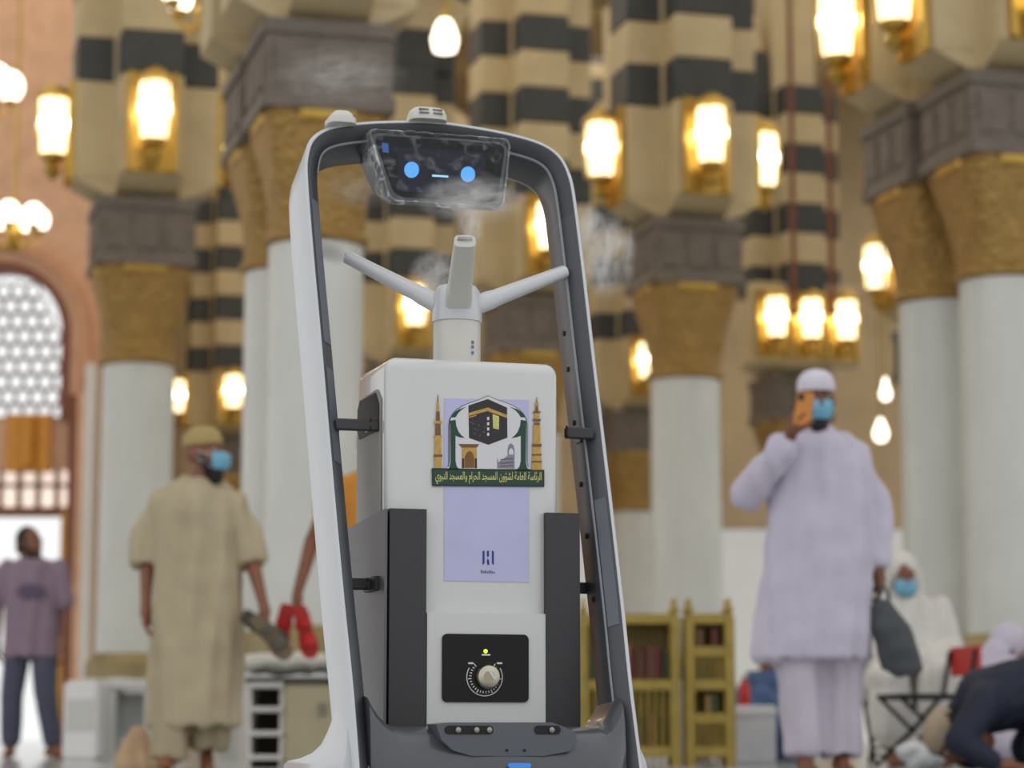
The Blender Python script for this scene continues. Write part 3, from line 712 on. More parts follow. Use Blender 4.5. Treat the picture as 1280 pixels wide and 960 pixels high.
b = MB(); b.rings([film_pts(1.02, -.055, .006, .045), film_pts(1.025, -.025, .006, .02), film_pts(1.01, EF - .006, .003), film_pts(.985, EF + .005, .003), film_pts(.955, EF + .006, .002)], caps=False)
film = b.build('film_edge', fm2, rob); film['label'] = 'crumpled clear plastic film edge'
f2 = MB(); f2.rings([film_pts(.955, EF + .006, .002), film_pts(.8, EF + .006, .0015), film_pts(.5, EF + .006, .001), film_pts(.02, EF + .006, 0)], caps=False)
f2.build('film_front', fm_, rob)

# two sensor domes on top of the frame
def top(s, e=0):
    i = min(range(len(path)), key=lambda i: abs(path[i].x - s) + (0 if path[i].y > 1.2 else 9)); return lpp(s, path[i].y, e)
for px, wd_, nm in ((425, .033, 'antenna_cap'), (533, .044, 'top_sensor')):
    s, _ = hp_(px, 147, 0); p = top(s) + Vector((0, 0, -.006))
    c = MB(); rs = []
    for z, f, fy in ((0, 1, 1), (.012, .98, 1), (.026, .62 if nm == 'antenna_cap' else .86, .8), (.03, .5 if nm == 'antenna_cap' else .74, .6)):
        ring = []
        for j in range(24):
            a = 2 * math.pi * j / 24; ca, sa = math.cos(a), math.sin(a)
            ring.append(p + Vector((wd_ * f * math.copysign(abs(ca) ** .6, ca), .04 * fy * math.copysign(abs(sa) ** .6, sa), z)))
        rs.append(ring)
    o = MB().rings(rs).build(nm, m_cream, rob)
    if nm == 'top_sensor':
        for k in (-1, 1):
            for j in (0, 1): MB().box(p + Vector((k * .016, -.0385 + j * .005, .0125 + j * .009)), (.022, .006, .004)).build('sensor_slit', M('slit_grey', (120, 118, 112), .6), o)
    else:
        for j in range(3): MB().box(p + Vector((.024 + j * .001, -.03 + j * .012, .014)), (.006, .004, .008)).build('sensor_slit', MATS.get('slit_grey') or M('slit_grey', (120, 118, 112), .6), o)

# ================================================================== PEOPLE
def remesh(mb, name, mat, voxel, smooth=4, fold=0., fscale=(15, 15, 1.8)):
    bmesh.ops.recalc_face_normals(mb.bm, faces=mb.bm.faces)
    me = bpy.data.meshes.new(name); mb.bm.to_mesh(me); mb.bm.free()
    o = bpy.data.objects.new(name, me); COL.objects.link(o)
    r = o.modifiers.new('r', 'REMESH'); r.mode = 'VOXEL'; r.voxel_size = voxel
    if smooth:
        s = o.modifiers.new('s', 'SMOOTH'); s.iterations = smooth; s.factor = .5
    dg = bpy.context.evaluated_depsgraph_get(); n = bpy.data.meshes.new_from_object(o.evaluated_get(dg))
    bpy.data.objects.remove(o); bpy.data.meshes.remove(me)
    if fold:
        ns = [v.normal.copy() for v in n.vertices]
        for v, nn in zip(n.vertices, ns):
            k = mnoise.noise(Vector((v.co.x * fscale[0], v.co.y * fscale[1], v.co.z * fscale[2])))
            k2 = mnoise.noise(Vector((v.co.x * 7 + 3, v.co.y * 7, v.co.z * 9)))
            v.co += nn * (fold * (k + .25 * k2 + .22))
    n.materials.clear(); n.materials.append(mat); n.name = name
    n.polygons.foreach_set('use_smooth', [True] * len(n.polygons))
    return n
def hand(mb, wr, d, nrm, thumb, curl=35, size=1.):
    """palm plus five fingers. d: finger direction, nrm: palm side, thumb: +1/-1 side"""
    d = Vector(d).normalized(); nrm = Vector(nrm); nrm = (nrm - d * nrm.dot(d)).normalized(); sd = d.cross(nrm) * thumb; wr = Vector(wr)
    k = size
    mb.cap(wr, .028 * k, wr + d * .03 * k, .03 * k)
    for q in (-.026, -.009, .009, .026): mb.cap(wr + d * .02 * k + sd * q * .7 * k, .017 * k, wr + d * .085 * k + sd * q * k, .014 * k)
    for q, L in ((.030, .072), (.010, .082), (-.010, .076), (-.029, .058)):
        p = wr + d * .088 * k + sd * q * k; dd = d.copy()
        for i, f in enumerate((.45, .32, .26)):
            dd = Matrix.Rotation(R(curl), 3, d.cross(nrm)) @ dd; n = p + dd * L * f * k
            mb.cap(p, (.0105 - i * .001) * k, n, (.0095 - i * .001) * k, 8); p = n
    p = wr + d * .03 * k + sd * .03 * k; dd = (d * .75 + sd * .75 + nrm * .3).normalized()
    for L, r0 in ((.04, .013), (.032, .0115), (.026, .0105)):
        n = p + dd * L * k; mb.cap(p, r0 * k, n, (r0 - .001) * k, 8); p = n; dd = (dd + d * .35 + nrm * .25).normalized()
def head_mat(H, yaw, pitch, roll=0): return Matrix.Translation(H) @ Matrix.Rotation(R(yaw), 4, 'Z') @ Matrix.Rotation(R(pitch), 4, 'X') @ Matrix.Rotation(R(roll), 4, 'Y')
def head_prims(mb, m):
    rot = m.to_3x3()
    E = lambda c, r: mb.ell(m @ Vector(c), r, rot)
    E((0, .012, .025), (.076, .096, .098)); E((0, -.028, -.03), (.062, .066, .088)); E((0, -.045, -.085), (.04, .042, .032))
    mb.cap(m @ Vector((0, -.088, .012)), .01, m @ Vector((0, -.112, -.028)), .014, 8)
    for s in (-1, 1):
        E((s * .078, .012, -.01), (.011, .022, .032)); E((s * .028, -.08, .028), (.024, .014, .01)); E((s * .036, -.07, -.03), (.022, .018, .018))
        E((s * .012, -.1, -.032), (.009, .009, .008))
    E((0, -.09, -.06), (.024, .012, .007)); E((0, -.088, -.071), (.02, .012, .007)); mb.cap(m @ Vector((0, .02, -.06)), .05, m @ Vector((0, .03, -.14)), .054)
def person(label, loc, rotz, J, hm, mats, garments, hands, cap=None, mask=None, beard=False, hair=None, voxel=.007, feet=True, footdir=None, group=None, band=None, maskc=None):
    t = thing('person', label, 'person', loc, rotz, group)
    mb = MB(); G = lambda k: Vector(J[k])
    head_prims(mb, hm)
    ch = (G('shl') + G('shr')) / 2; hp = (G('hil') + G('hir')) / 2; up = (ch - hp).normalized(); acr = (G('shr') - G('shl')).normalized(); fr = up.cross(acr)
    nk = hm @ Vector((0, .03, -.12)); mb.cap(nk, .055, ch + up * .02, .07)
    for f, rx, ry in ((.98, .14, .085), (.8, .155, .105), (.55, .145, .1), (.3, .135, .1), (.05, .15, .105), (-.08, .14, .1)):
        pass
    rs = []
    for f, rx, ry in ((1.04, .09, .06), (.98, .15, .085), (.8, .165, .11), (.55, .15, .105), (.3, .145, .105), (.05, .16, .11), (-.1, .15, .1), (-.16, .1, .07)):
        c = hp + (ch - hp) * f; rs.append([c + acr * (rx * math.cos(2 * math.pi * k / 20)) + fr * (ry * math.sin(2 * math.pi * k / 20)) for k in range(20)])
    mb.rings(rs)
    for s in 'lr':
        mb.cap(ch + (G('sh' + s) - ch) * .6, .06, G('sh' + s), .056); mb.cap(G('sh' + s), .052, G('el' + s), .04); mb.cap(G('el' + s), .041, G('wr' + s), .026)
        mb.cap(G('hi' + s), .085, G('kn' + s), .055); c = (G('kn' + s) * .65 + G('an' + s) * .35); mb.cap(G('kn' + s), .053, c, .054); mb.cap(c, .054, G('an' + s), .034)
        fd = Vector((footdir or {}).get(s, (0, -1, 0))).normalized(); a = G('an' + s); fl = Vector((0, 0, -1)) if abs(fd.z) < .5 else Vector((0, 1, 0))
        drop = min(.055, max(.0, a.z - .028))
        mb.cap(a - fd * .04 + fl * drop * .8, .034, a + fd * .09 + fl * drop, .034); mb.cap(a + fd * .03 + fl * drop * .3, .034, a + fd * .1 + fl * drop, .03)
        for q in range(5):
            sdv = fd.cross(Vector((0, 0, 1))).normalized() if abs(fd.z) < .9 else Vector((1, 0, 0)); o_ = (q - 2) * .017
            mb.cap(a + fd * .1 + sdv * o_ + fl * drop * 1.15, .014, a + fd * (.145 - abs(q - 1.5) * .008) + sdv * o_ * 1.1 + fl * drop * 1.2, .011, 8)
    for s, hd in hands.items(): hand(mb, G('wr' + s) + Vector(hd[0]).normalized() * .015, hd[0], hd[1], hd[2], hd[3])
    link('body', remesh(mb, 'body', mats['skin'], voxel, 2), t)
    rot = hm.to_3x3()
    for s in (-1, 1):
        ey = MB().ell(hm @ Vector((s * .03, -.0775, .006)), (.0135, .0135, .010), rot).build('eye', M('eye_white', (172, 164, 154), .3), t)
        MB().ell(hm @ Vector((s * .03, -.0885, .006)), (.006, .004, .006), rot).build('iris', m_hole, ey)
        MB().cap(hm @ Vector((s * .014, -.091, .03)), .005, hm @ Vector((s * .048, -.08, .032)), .0035, 6).build('eyebrow', M('hair_black', (24, 20, 18), .7, var=.2, scale=90), t)
    if hair:
        b = MB(); b.ell(hm @ Vector((0, .03, .035)), (.083, .09, .098), rot); b.ell(hm @ Vector((0, .055, -.02)), (.074, .06, .07), rot)
        for s in (-1, 1): b.cap(hm @ Vector((s * .07, .0, .02)), .018, hm @ Vector((s * .071, .0, -.03)), .012)
        link('hair', remesh(b, 'hair', hair, .008, 3, .004, (60, 60, 60)), t)
    if beard:
        b = MB(); b.ell(hm @ Vector((0, -.045, -.085)), (.052, .054, .05), rot); b.ell(hm @ Vector((0, -.055, -.12)), (.04, .045, .045), rot)
        for s in (-1, 1): b.cap(hm @ Vector((s * .064, -.0, -.01)), .014, hm @ Vector((s * .05, -.04, -.075)), .024)
        link('beard', remesh(b, 'beard', M('hair_black', (24, 20, 18), .7), .008, 2, .004, (60, 60, 60)), t)
    if mask:
        c = Vector(maskc or (0, -.062, -.048)); b = MB()
        rs = []
        for z, rx, ry in ((-.05, .03, .02), (-.042, .05, .046), (-.022, .058, .056), (0, .062, .062), (.022, .061, .058), (.036, .057, .05), (.042, .046, .034)):
            rs.append([hm @ (c + Vector((rx * math.cos(R(180 + 9 * k)), ry * math.sin(R(180 + 9 * k)), z))) for k in range(21)] + [hm @ (c + Vector((rx * .9 * math.cos(R(360 - 9 * k)), ry * .9 * math.sin(R(360 - 9 * k)), z))) for k in range(21)])
        mk = b.rings(rs).build('face_mask', mask, t)
        for s in (-1, 1):
            for z0 in (.03, -.035): MB().tube([hm @ (c + Vector((s * .064, .0, z0))), hm @ Vector((s * .08, -.01, -.02 + z0 * .5)), hm @ Vector((s * .084, .02, .0 + z0 * .4))], .0022, 6).build('ear_loop', m_print, mk)
    if cap:
        rs = []
        for z, f in ((.036, 1.04), (.055, 1.055), (.08, 1.02), (.1, .92), (.117, .74), (.129, .48), (.135, .12)):
            rs.append([hm @ Vector((.08 * f * math.cos(2 * math.pi * k / 24), .012 + .1 * f * math.sin(2 * math.pi * k / 24), z)) for k in range(24)])
        cp = MB().rings(rs).build('cap', cap, t)
    for nm, mt, fn, vx, fold in garments:
        b = MB(); fn(b); link(nm, remesh(b, nm, mt, vx, 4, fold), t)
    return t
def robe(b, rings, n=28):
    b.rings([[(cx + rx * math.cos(2 * math.pi * k / n), cy + ry * math.sin(2 * math.pi * k / n), z) for k in range(n)] for z, cx, cy, rx, ry in rings])
sk1 = M('skin_brown', (128, 78, 54), .5, var=.08, scale=20); sk2 = M('skin_deep', (110, 66, 44), .5, var=.08, scale=20); sk3 = M('skin_tan', (150, 100, 72), .5, var=.08, scale=20)
c_wht = M('white_cotton', (192, 185, 202), .85, var=.05, bump=.1, bscale=300, sheen=.2); c_trs = M('white_trouser_cotton', (190, 182, 196), .85, var=.05)
c_bei = M('beige_linen', (176, 162, 134), .85, var=.06, bump=.1, bscale=300); c_bet = M('beige_trouser_linen', (166, 152, 124), .85, var=.06)
c_blue = M('mask_blue', (112, 172, 198), .7, var=.05); c_mauve = M('mauve_jersey', (140, 120, 136), .85, var=.06); c_slate = M('slate_trouser', (78, 80, 98), .8, var=.08)
c_robe = M('ivory_robe', (208, 204, 198), .85, var=.05); c_navy = M('navy_cloth', (26, 32, 52), .75, var=.12); c_orange = M('orange_shirt', (196, 130, 40), .8, var=.08); c_denim = M('denim_cloth', (70, 92, 130), .8, var=.12)
hairb = M('hair_black', (24, 20, 18), .7)

# --- man in white, phone raised
JP = at(1022, 700, 10.8); L1 = (JP.x, 10.8, 0)
J1 = dict(shl=(-.145, .0, 1.38), shr=(.148, .01, 1.365), ell=(-.30, -.07, 1.21), elr=(.275, .05, 1.13), wrl=(-.145, -.25, 1.43), wrr=(.265, -.03, .885), hil=(-.09, 0, .92), hir=(.1, 0, .92), knl=(-.085, -.03, .5), knr=(.10, .03, .5), anl=(-.075, -.04, .085), anr=(.09, .06, .085))
def g1(b):
    robe(b, [(1.515, 0, .0, .06, .06), (1.475, .0, 0, .12, .085), (1.445, .008, 0, .175, .105), (1.41, .008, 0, .208, .12), (1.34, .01, -.005, .222, .138), (1.22, .005, -.01, .228, .15), (1.05, .0, -.015, .232, .165), (.9, -.01, -.015, .235, .165), (.75, -.02, -.01, .24, .17), (.6, -.03, -.005, .25, .18), (.5, -.035, 0, .253, .185)])
    b.cap((-.14, 0, 1.385), .072, J1['ell'], .066); b.cap(J1['ell'], .066, (-.165, -.215, 1.395), .056)
    b.cap((.155, .01, 1.375), .076, J1['elr'], .062); b.cap(J1['elr'], .062, (.268, -.02, .92), .05)
def g1b(b):
    b.cap((-.09, 0, .85), .12, (-.085, -.02, .5), .105); b.cap((-.085, -.02, .5), .1, (-.078, -.03, .35), .095); b.cyl((-.08, -.03, .42), (-.075, -.03, .085), .098, .092)
    b.cap((.1, 0, .85), .12, (.1, .02, .5), .105); b.cap((.1, .02, .5), .1, (.095, .04, .35), .095); b.cyl((.095, .035, .42), (.09, .05, .085), .098, .092)
person('man in long white tunic and skullcap raising a phone beside his blue mask', L1, 0, J1, head_mat((.005, -.02, 1.64), 4, 4), {'skin': sk2},
       [('tunic', c_wht, g1, .012, .036), ('trousers', c_trs, g1b, .012, .03)], {'l': ((.25, -.3, .9), (.7, .3, .1), -1, 32), 'r': ((0, -.1, -1), (-1, 0, 0), 1, 30)}, cap=M('knit_white', (214, 210, 222), .85, var=.06, bump=.4, bscale=300), mask=c_blue, beard=True, voxel=.006)
ph = MB().box((0, 0, 0), (.075, .012, .155)).bevel(.005, 2).build('phone', M('phone_orange', (190, 120, 36), .4, var=.08))
ph.location = Vector(L1) + Vector((-.085, -.30, 1.56)); ph.rotation_euler = (R(-12), R(8), R(-12)); tag(ph, 'orange-cased phone held up in front of the man in white\'s face', 'phone')
MB().box((-.018, -.0075, .05), (.025, .003, .03)).bevel(.002, 1).build('camera_bump', m_hole, ph)
# grey bag in his other hand
bg_ = thing('cloth_bag', 'dark grey cloth bag hanging from the hand of the man in white', 'bag', Vector(L1) + Vector((.30, -.08, .42)))
b = MB(); b.rings([[(cx + rx * math.cos(2 * math.pi * k / 20), ry * math.sin(2 * math.pi * k / 20), z) for k in range(20)] for z, cx, rx, ry in ((0, .07, .04, .03), (.03, .05, .09, .05), (.12, .03, .095, .06), (.22, .0, .08, .05), (.30, -.03, .05, .03), (.33, -.03, .03, .02))])
link('bag_body', remesh(b, 'bag_body', M('grey_nylon', (66, 70, 74), .7, var=.15), .01, 2, .01, (20, 20, 12)), bg_)
MB().tube([(-.05, 0, .30), (-.045, 0, .37), (-.02, 0, .39), (-.005, 0, .36), (.0, 0, .30)], .008, 8).build('bag_strap', MATS['grey_nylon'], bg_)

# --- bearded man in beige tunic carrying sandals
JP = at(243, 700, 12.1); L2 = (JP.x, 12.1, 0)
J2 = dict(shl=(-.16, .0, 1.285), shr=(.18, .0, 1.28), ell=(-.235, .02, 1.05), elr=(.275, -.01, 1.045), wrl=(-.228, -.05, .80), wrr=(.355, -.12, .80), hil=(-.09, 0, .86), hir=(.09, 0, .86), knl=(-.10, -.03, .46), knr=(.09, .03, .46), anl=(-.10, -.06, .085), anr=(.06, .12, .085))
def g2(b):
    robe(b, [(1.425, .03, .0, .06, .06), (1.385, .015, 0, .12, .085), (1.355, .01, 0, .175, .1), (1.32, .01, 0, .202, .115), (1.25, .01, 0, .212, .132), (1.1, .01, 0, .205, .14), (.95, .01, 0, .205, .145), (.8, .015, 0, .21, .15), (.6, .02, 0, .215, .155), (.4, .02, 0, .22, .16), (.215, .015, 0, .222, .165)])
    b.cap((-.16, 0, 1.285), .07, (-.222, .01, 1.15), .068); b.cyl((-.222, .01, 1.14), (-.238, .01, 1.00), .07, .074); b.cap((.18, 0, 1.28), .07, (.255, 0, 1.15), .07); b.cyl((.256, 0, 1.14), (.288, -.015, 1.00), .07, .074)
def g2b(b):
    b.cap((-.09, 0, .8), .115, (-.10, -.02, .46), .1); b.cyl((-.10, -.02, .46), (-.10, -.05, .05), .1, .098); b.cap((.09, 0, .8), .115, (.09, .02, .46), .1); b.cyl((.09, .02, .46), (.07, .09, .11), .098, .092)
person('bearded man in short-sleeved beige tunic and round cap, blue mask below his nose', L2, 0, J2, head_mat((.045, -.02, 1.55), 64, -4), {'skin': sk1},
       [('tunic', c_bei, g2, .012, .036), ('trousers', c_bet, g2b, .012, .03)], {'l': ((0.02, -.1, -1), (1, 0, 0), -1, 22), 'r': ((.2, -.2, -.9), (-1, -.2, 0), 1, 45)}, cap=M('cap_khaki', (170, 148, 96), .85, var=.12, scale=60, bump=.4), mask=c_blue, maskc=(.006, -.074, -.05), beard=True, voxel=.006, footdir={'l': (0, -1, 0), 'r': (.2, -1, -.3)})
def sandal(loc, rot, label, sole, strapc, grp):
    t = thing('sandal', label, 'sandal', loc, 0, grp); t.rotation_euler = rot
    rs = []
    for x, wd_ in ((-.13, .02), (-.12, .034), (-.06, .038), (0, .036), (.06, .046), (.11, .042), (.135, .018)):
        rs.append([(x, -wd_, 0), (x, wd_, 0), (x, wd_, .02), (x, -wd_, .02)])
    MB().rings(rs).bevel(.004, 1, 50).build('sole', sole, t)
    for x0, x1 in ((.02, .075), (-.05, -.02)):
        MB().rings([[(x, .043 * math.cos(a), .015 + h * math.sin(a)) for x, h in ((x0, .045), (x1, .038), (x1, .034), (x0, .041))] for a in [math.pi * k / 10 for k in range(11)]]).build('strap', strapc, t)
    return t
so_d = M('sole_dark', (60, 54, 48), .7); st_d = M('strap_grey', (84, 80, 72), .7); so_t = M('sole_tan', (104, 88, 66), .7); st_r = M('strap_red', (190, 26, 22), .5); so_r = M('sole_red', (170, 30, 26), .6)
q2 = Vector(L2) + Vector((.385, -.18, .66))
sandal(q2 + Vector((-.02, 0, .01)), (R(75), R(35), R(0)), 'dark grey sandal in the hand of the bearded man', so_d, st_d, 'carried sandals')
sandal(q2 + Vector((.02, -.07, -.03)), (R(60), R(48), R(0)), 'dark sandal with tan sole carried by the bearded man', so_t, st_d, 'carried sandals')

# --- man behind the robot in orange, carrying red sandals
JP = at(468, 700, 12.3); L3 = (JP.x, 12.3, 0)
J3 = dict(shl=(-.19, .0, 1.40), shr=(.19, .0, 1.40), ell=(-.315, .03, 1.13), elr=(.26, .0, 1.12), wrl=(-.375, -.08, .87), wrr=(.25, -.05, .87), hil=(-.09, 0, .9), hir=(.09, 0, .9), knl=(-.1, 0, .48), knr=(.1, 0, .48), anl=(-.1, 0, .085), anr=(.1, .0, .085))
def g3(b):
    robe(b, [(1.5, 0, 0, .06, .06), (1.46, 0, 0, .13, .085), (1.42, 0, 0, .18, .11), (1.3, 0, 0, .19, .13), (1.1, 0, 0, .165, .13), (.9, 0, 0, .165, .13), (.75, 0, 0, .17, .13)])
    b.cap(J3['shl'], .07, (-.24, .01, 1.29), .068); b.cap(J3['shr'], .07, (.235, 0, 1.25), .068)
def g3b(b):
    for s in (-1, 1): b.cap((s * .09, 0, .85), .1, (s * .1, 0, .48), .08); b.cap((s * .1, 0, .48), .08, (s * .1, 0, .14), .065)
person('man in orange shirt hidden behind the robot body, his bare arm showing beside the frame', L3, 0, J3, head_mat((0, -.02, 1.62), 0, 0), {'skin': sk1},
       [('shirt', c_orange, g3, .012, .008), ('trousers', M('grey_trouser', (92, 90, 88), .8), g3b, .012, .006)], {'l': ((-.05, -.1, -1), (1, 0, 0), -1, 48), 'r': ((0, -.1, -1), (-1, 0, 0), 1, 30)}, hair=hairb, beard=True, mask=c_blue, voxel=.006)
q3 = Vector(L3) + Vector((-.385, -.14, .70))
sandal(q3 + Vector((-.055, 0, -.02)), (R(90), R(100), R(0)), 'red sandal hanging from the bare arm, next to the grey pair', so_r, st_r, 'carried red sandals')
sandal(q3 + Vector((.06, -.05, -.03)), (R(90), R(75), R(0)), 'red sandal hanging from the bare arm, next to the robot frame', so_r, st_r, 'carried red sandals')

# --- figure in the bright doorway
JP = at(42, 700, 18.); L4 = (JP.x, 18., 0)
J4 = dict(shl=(-.19, .02, 1.36), shr=(.19, -.02, 1.36), ell=(-.26, .05, 1.10), elr=(.245, -.02, 1.08), wrl=(-.25, .0, .84), wrr=(.26, -.08, .82), hil=(-.09, 0, .88), hir=(.09, 0, .88), knl=(-.13, .0, .47), knr=(.12, -.05, .47), anl=(-.14, .05, .085), anr=(.17, -.02, .085))
def g4(b):
    robe(b, [(1.45, 0, 0, .06, .06), (1.42, 0, 0, .12, .085), (1.38, 0, 0, .18, .11), (1.25, 0, 0, .205, .135), (1.05, 0, 0, .2, .145), (.85, 0, 0, .2, .145), (.73, 0, 0, .205, .145)])
    b.cap(J4['shl'], .075, (-.245, .045, 1.16), .078); b.cap(J4['shr'], .075, (.235, -.02, 1.14), .078)
def g4b(b):
    for a, k, n in (('hil', 'knl', 'anl'), ('hir', 'knr', 'anr')): b.cap(Vector(J4[a]), .105, J4[k], .085); b.cap(J4[k], .085, Vector(J4[n]) + Vector((0, 0, .05)), .07)
p4 = person('barefoot man in mauve shirt and slate trousers standing before the bright doorway', L4, 0, J4, head_mat((-.03, .0, 1.555), 55, 0), {'skin': sk1}, [('shirt', c_mauve, g4, .012, .025), ('trousers', c_slate, g4b, .012, .008)], {'l': ((0, -.1, -1), (1, 0, 0), -1, 25), 'r': ((0, -.1, -1), (-1, 0, 0), 1, 30)}, hair=hairb, beard=True, voxel=.008, footdir={'r': (.7, -.7, 0)})
MB().prism([Vector((.02 + .1 * math.cos(2 * math.pi * k / 14) * (1 + .15 * math.sin(3 * k)), -.168, 1.2 + .05 * math.sin(2 * math.pi * k / 14))) for k in range(14)], (0, .03, 0)).build('shirt_print', M('print_violet', (92, 80, 104), .8), p4)

# --- seated person in ivory robe with blue mask
JP = at(1128, 700, 13.5); L5 = (JP.x, 13.5, 0)
J5 = dict(shl=(-.18, .0, .85), shr=(.18, .0, .84), ell=(-.24, -.08, .62), elr=(.25, -.04, .61), wrl=(-.1, -.3, .55), wrr=(.02, -.32, .54), hil=(-.1, .04, .45), hir=(.1, .04, .45), knl=(-.15, -.4, .46), knr=(.13, -.4, .46), anl=(-.14, -.38, .085), anr=(.12, -.36, .085))
def g5(b):
    robe(b, [(.95, 0, 0, .06, .06), (.91, 0, 0, .14, .1), (.86, 0, 0, .2, .12), (.74, 0, 0, .21, .14), (.56, 0, 0, .23, .16), (.43, 0, .02, .25, .18), (.37, 0, .02, .22, .17)])
    for s in 'lr':
        b.cap(J5['sh' + s], .075, J5['el' + s], .07); b.cap(J5['el' + s], .07, Vector(J5['wr' + s]) * .85 + Vector(J5['el' + s]) * .15, .06)
        b.cap(Vector(J5['hi' + s]), .12, J5['kn' + s], .105); b.cap(J5['kn' + s], .1, Vector(J5['an' + s]) + Vector((0, -.02, .12)), .1)
h5 = head_mat((-.01, -.05, 1.02), 6, 8)
def g5h(b):
    rot = h5.to_3x3(); b.ell(h5 @ Vector((0, .025, .04)), (.098, .1, .105), rot); b.ell(h5 @ Vector((0, .05, -.05)), (.1, .075, .1), rot)
    for s in (-1, 1): b.cap(h5 @ Vector((s * .085, .01, .02)), .03, h5 @ Vector((s * .1, .0, -.17)), .045)
    b.cap(h5 @ Vector((0, .03, -.13)), .1, Vector((0, .02, .84)), .15)
person('seated person in ivory robe and hood with pale blue face mask', L5, 0, J5, h5, {'skin': sk1}, [('robe', c_robe, g5, .012, .035), ('hood', c_robe, g5h, .01, .006)], {'l': ((.6, -.6, -.2), (0, 0, -1), -1, 25), 'r': ((-.7, -.5, -.1), (0, 0, -1), 1, 25)}, mask=c_blue, voxel=.008)
blk_m = M('black_metal', (22, 22, 24), .4, .5)
def fold_chair(loc, rz, label, backmat, seatmat, seat_h=.36, back_h=.72):
    t = thing('folding_chair', label, 'chair', loc, rz, 'folding chairs')
    MB().box((0, 0, seat_h), (.40, .36, .03)).bevel(.01, 2).build('seat', seatmat, t)
    for s in (-1, 1):
        MB().tube([(s * .19, -.18, .012), (s * .19, .02, seat_h * .55), (s * .19, .19, seat_h + .02), (s * .185, .23, back_h)], .012, 8).build('leg', blk_m, t)
        MB().tube([(s * .165, .22, .012), (s * .165, .0, seat_h * .55), (s * .165, -.17, seat_h)], .012, 8).build('leg', blk_m, t)
    MB().cyl((-.19, -.12, .1), (.19, -.12, .1), .008).build('stretcher', blk_m, t); MB().cyl((-.165, .17, .06), (.165, .17, .06), .008).build('stretcher', blk_m, t)
    rs = [[(x, .232 + .02 * math.cos(x * 7) + d, z) for d, z in ((0, back_h - .13), (.02, back_h - .13), (.02, back_h + .02), (0, back_h + .02))] for x in [-.2 + .04 * k for k in range(11)]]
    MB().rings(rs).build('backrest', backmat, t)
    return t
fold_chair((L5[0], L5[1] + .06, 0), R(0), 'folding chair under the seated person in the ivory robe', M('chair_black', (30, 30, 32), .6), MATS['chair_black'], .33, .55)
pc = at(1152, 900, 12.7)
fold_chair((pc.x, 12.7, 0), R(-80), 'empty folding chair with red backrest and thin black legs', M('chair_red', (190, 40, 34), .5), MATS['chair_black'], .36, .60)

# --- navy figure bowing at the edge, beige cap
pn = at(1268, 900, 11.2); L6 = (pn.x, 11.2, 0)
J6 = dict(shl=(-.16, -.16, .31), shr=(-.16, .18, .31), ell=(-.30, -.24, .14), elr=(-.30, .25, .14), wrl=(-.12, -.24, .035), wrr=(-.12, .24, .035), hil=(.32, -.11, .40), hir=(.32, .11, .40), knl=(.10, -.13, .07), knr=(.10, .13, .07), anl=(.5, -.12, .06), anr=(.5, .12, .06))
def g6(b):
    b.cap((-.12, 0, .32), .15, (.12, 0, .37), .17); b.cap((.12, 0, .37), .17, (.32, 0, .38), .18); b.cap((-.14, -.12, .31), .1, (-.14, .12, .31), .1)
    for s in 'lr': b.cap(J6['sh' + s], .08, J6['el' + s], .065); b.cap(J6['el' + s], .06, Vector(J6['wr' + s]) * .8 + Vector(J6['el' + s]) * .2, .05)
def g6b(b):
    for s in 'lr': b.cap(J6['hi' + s], .15, Vector(J6['kn' + s]) + Vector((0, 0, .04)), .095); b.cap(Vector(J6['kn' + s]) + Vector((0, 0, .03)), .09, Vector(J6['an' + s]) + Vector((-.05, 0, .02)), .06)
person('person in navy clothes bowing low to the floor, wearing a beige cap', L6, 0, J6, Matrix.Translation((-.285, 0, .16)) @ Matrix.Rotation(R(-90), 4, 'Z') @ Matrix.Rotation(R(70), 4, 'X'), {'skin': sk1}, [('tunic', c_navy, g6, .012, .01), ('trousers', c_navy, g6b, .012, .008)], {'l': ((1, 0, -.05), (0, 0, -1), 1, 8), 'r': ((1, 0, -.05), (0, 0, -1), -1, 8)}, cap=M('cap_beige', (178, 160, 136), .85, var=.08), hair=hairb, voxel=.008, footdir={'l': (.9, 0, -.2), 'r': (.9, 0, -.2)})

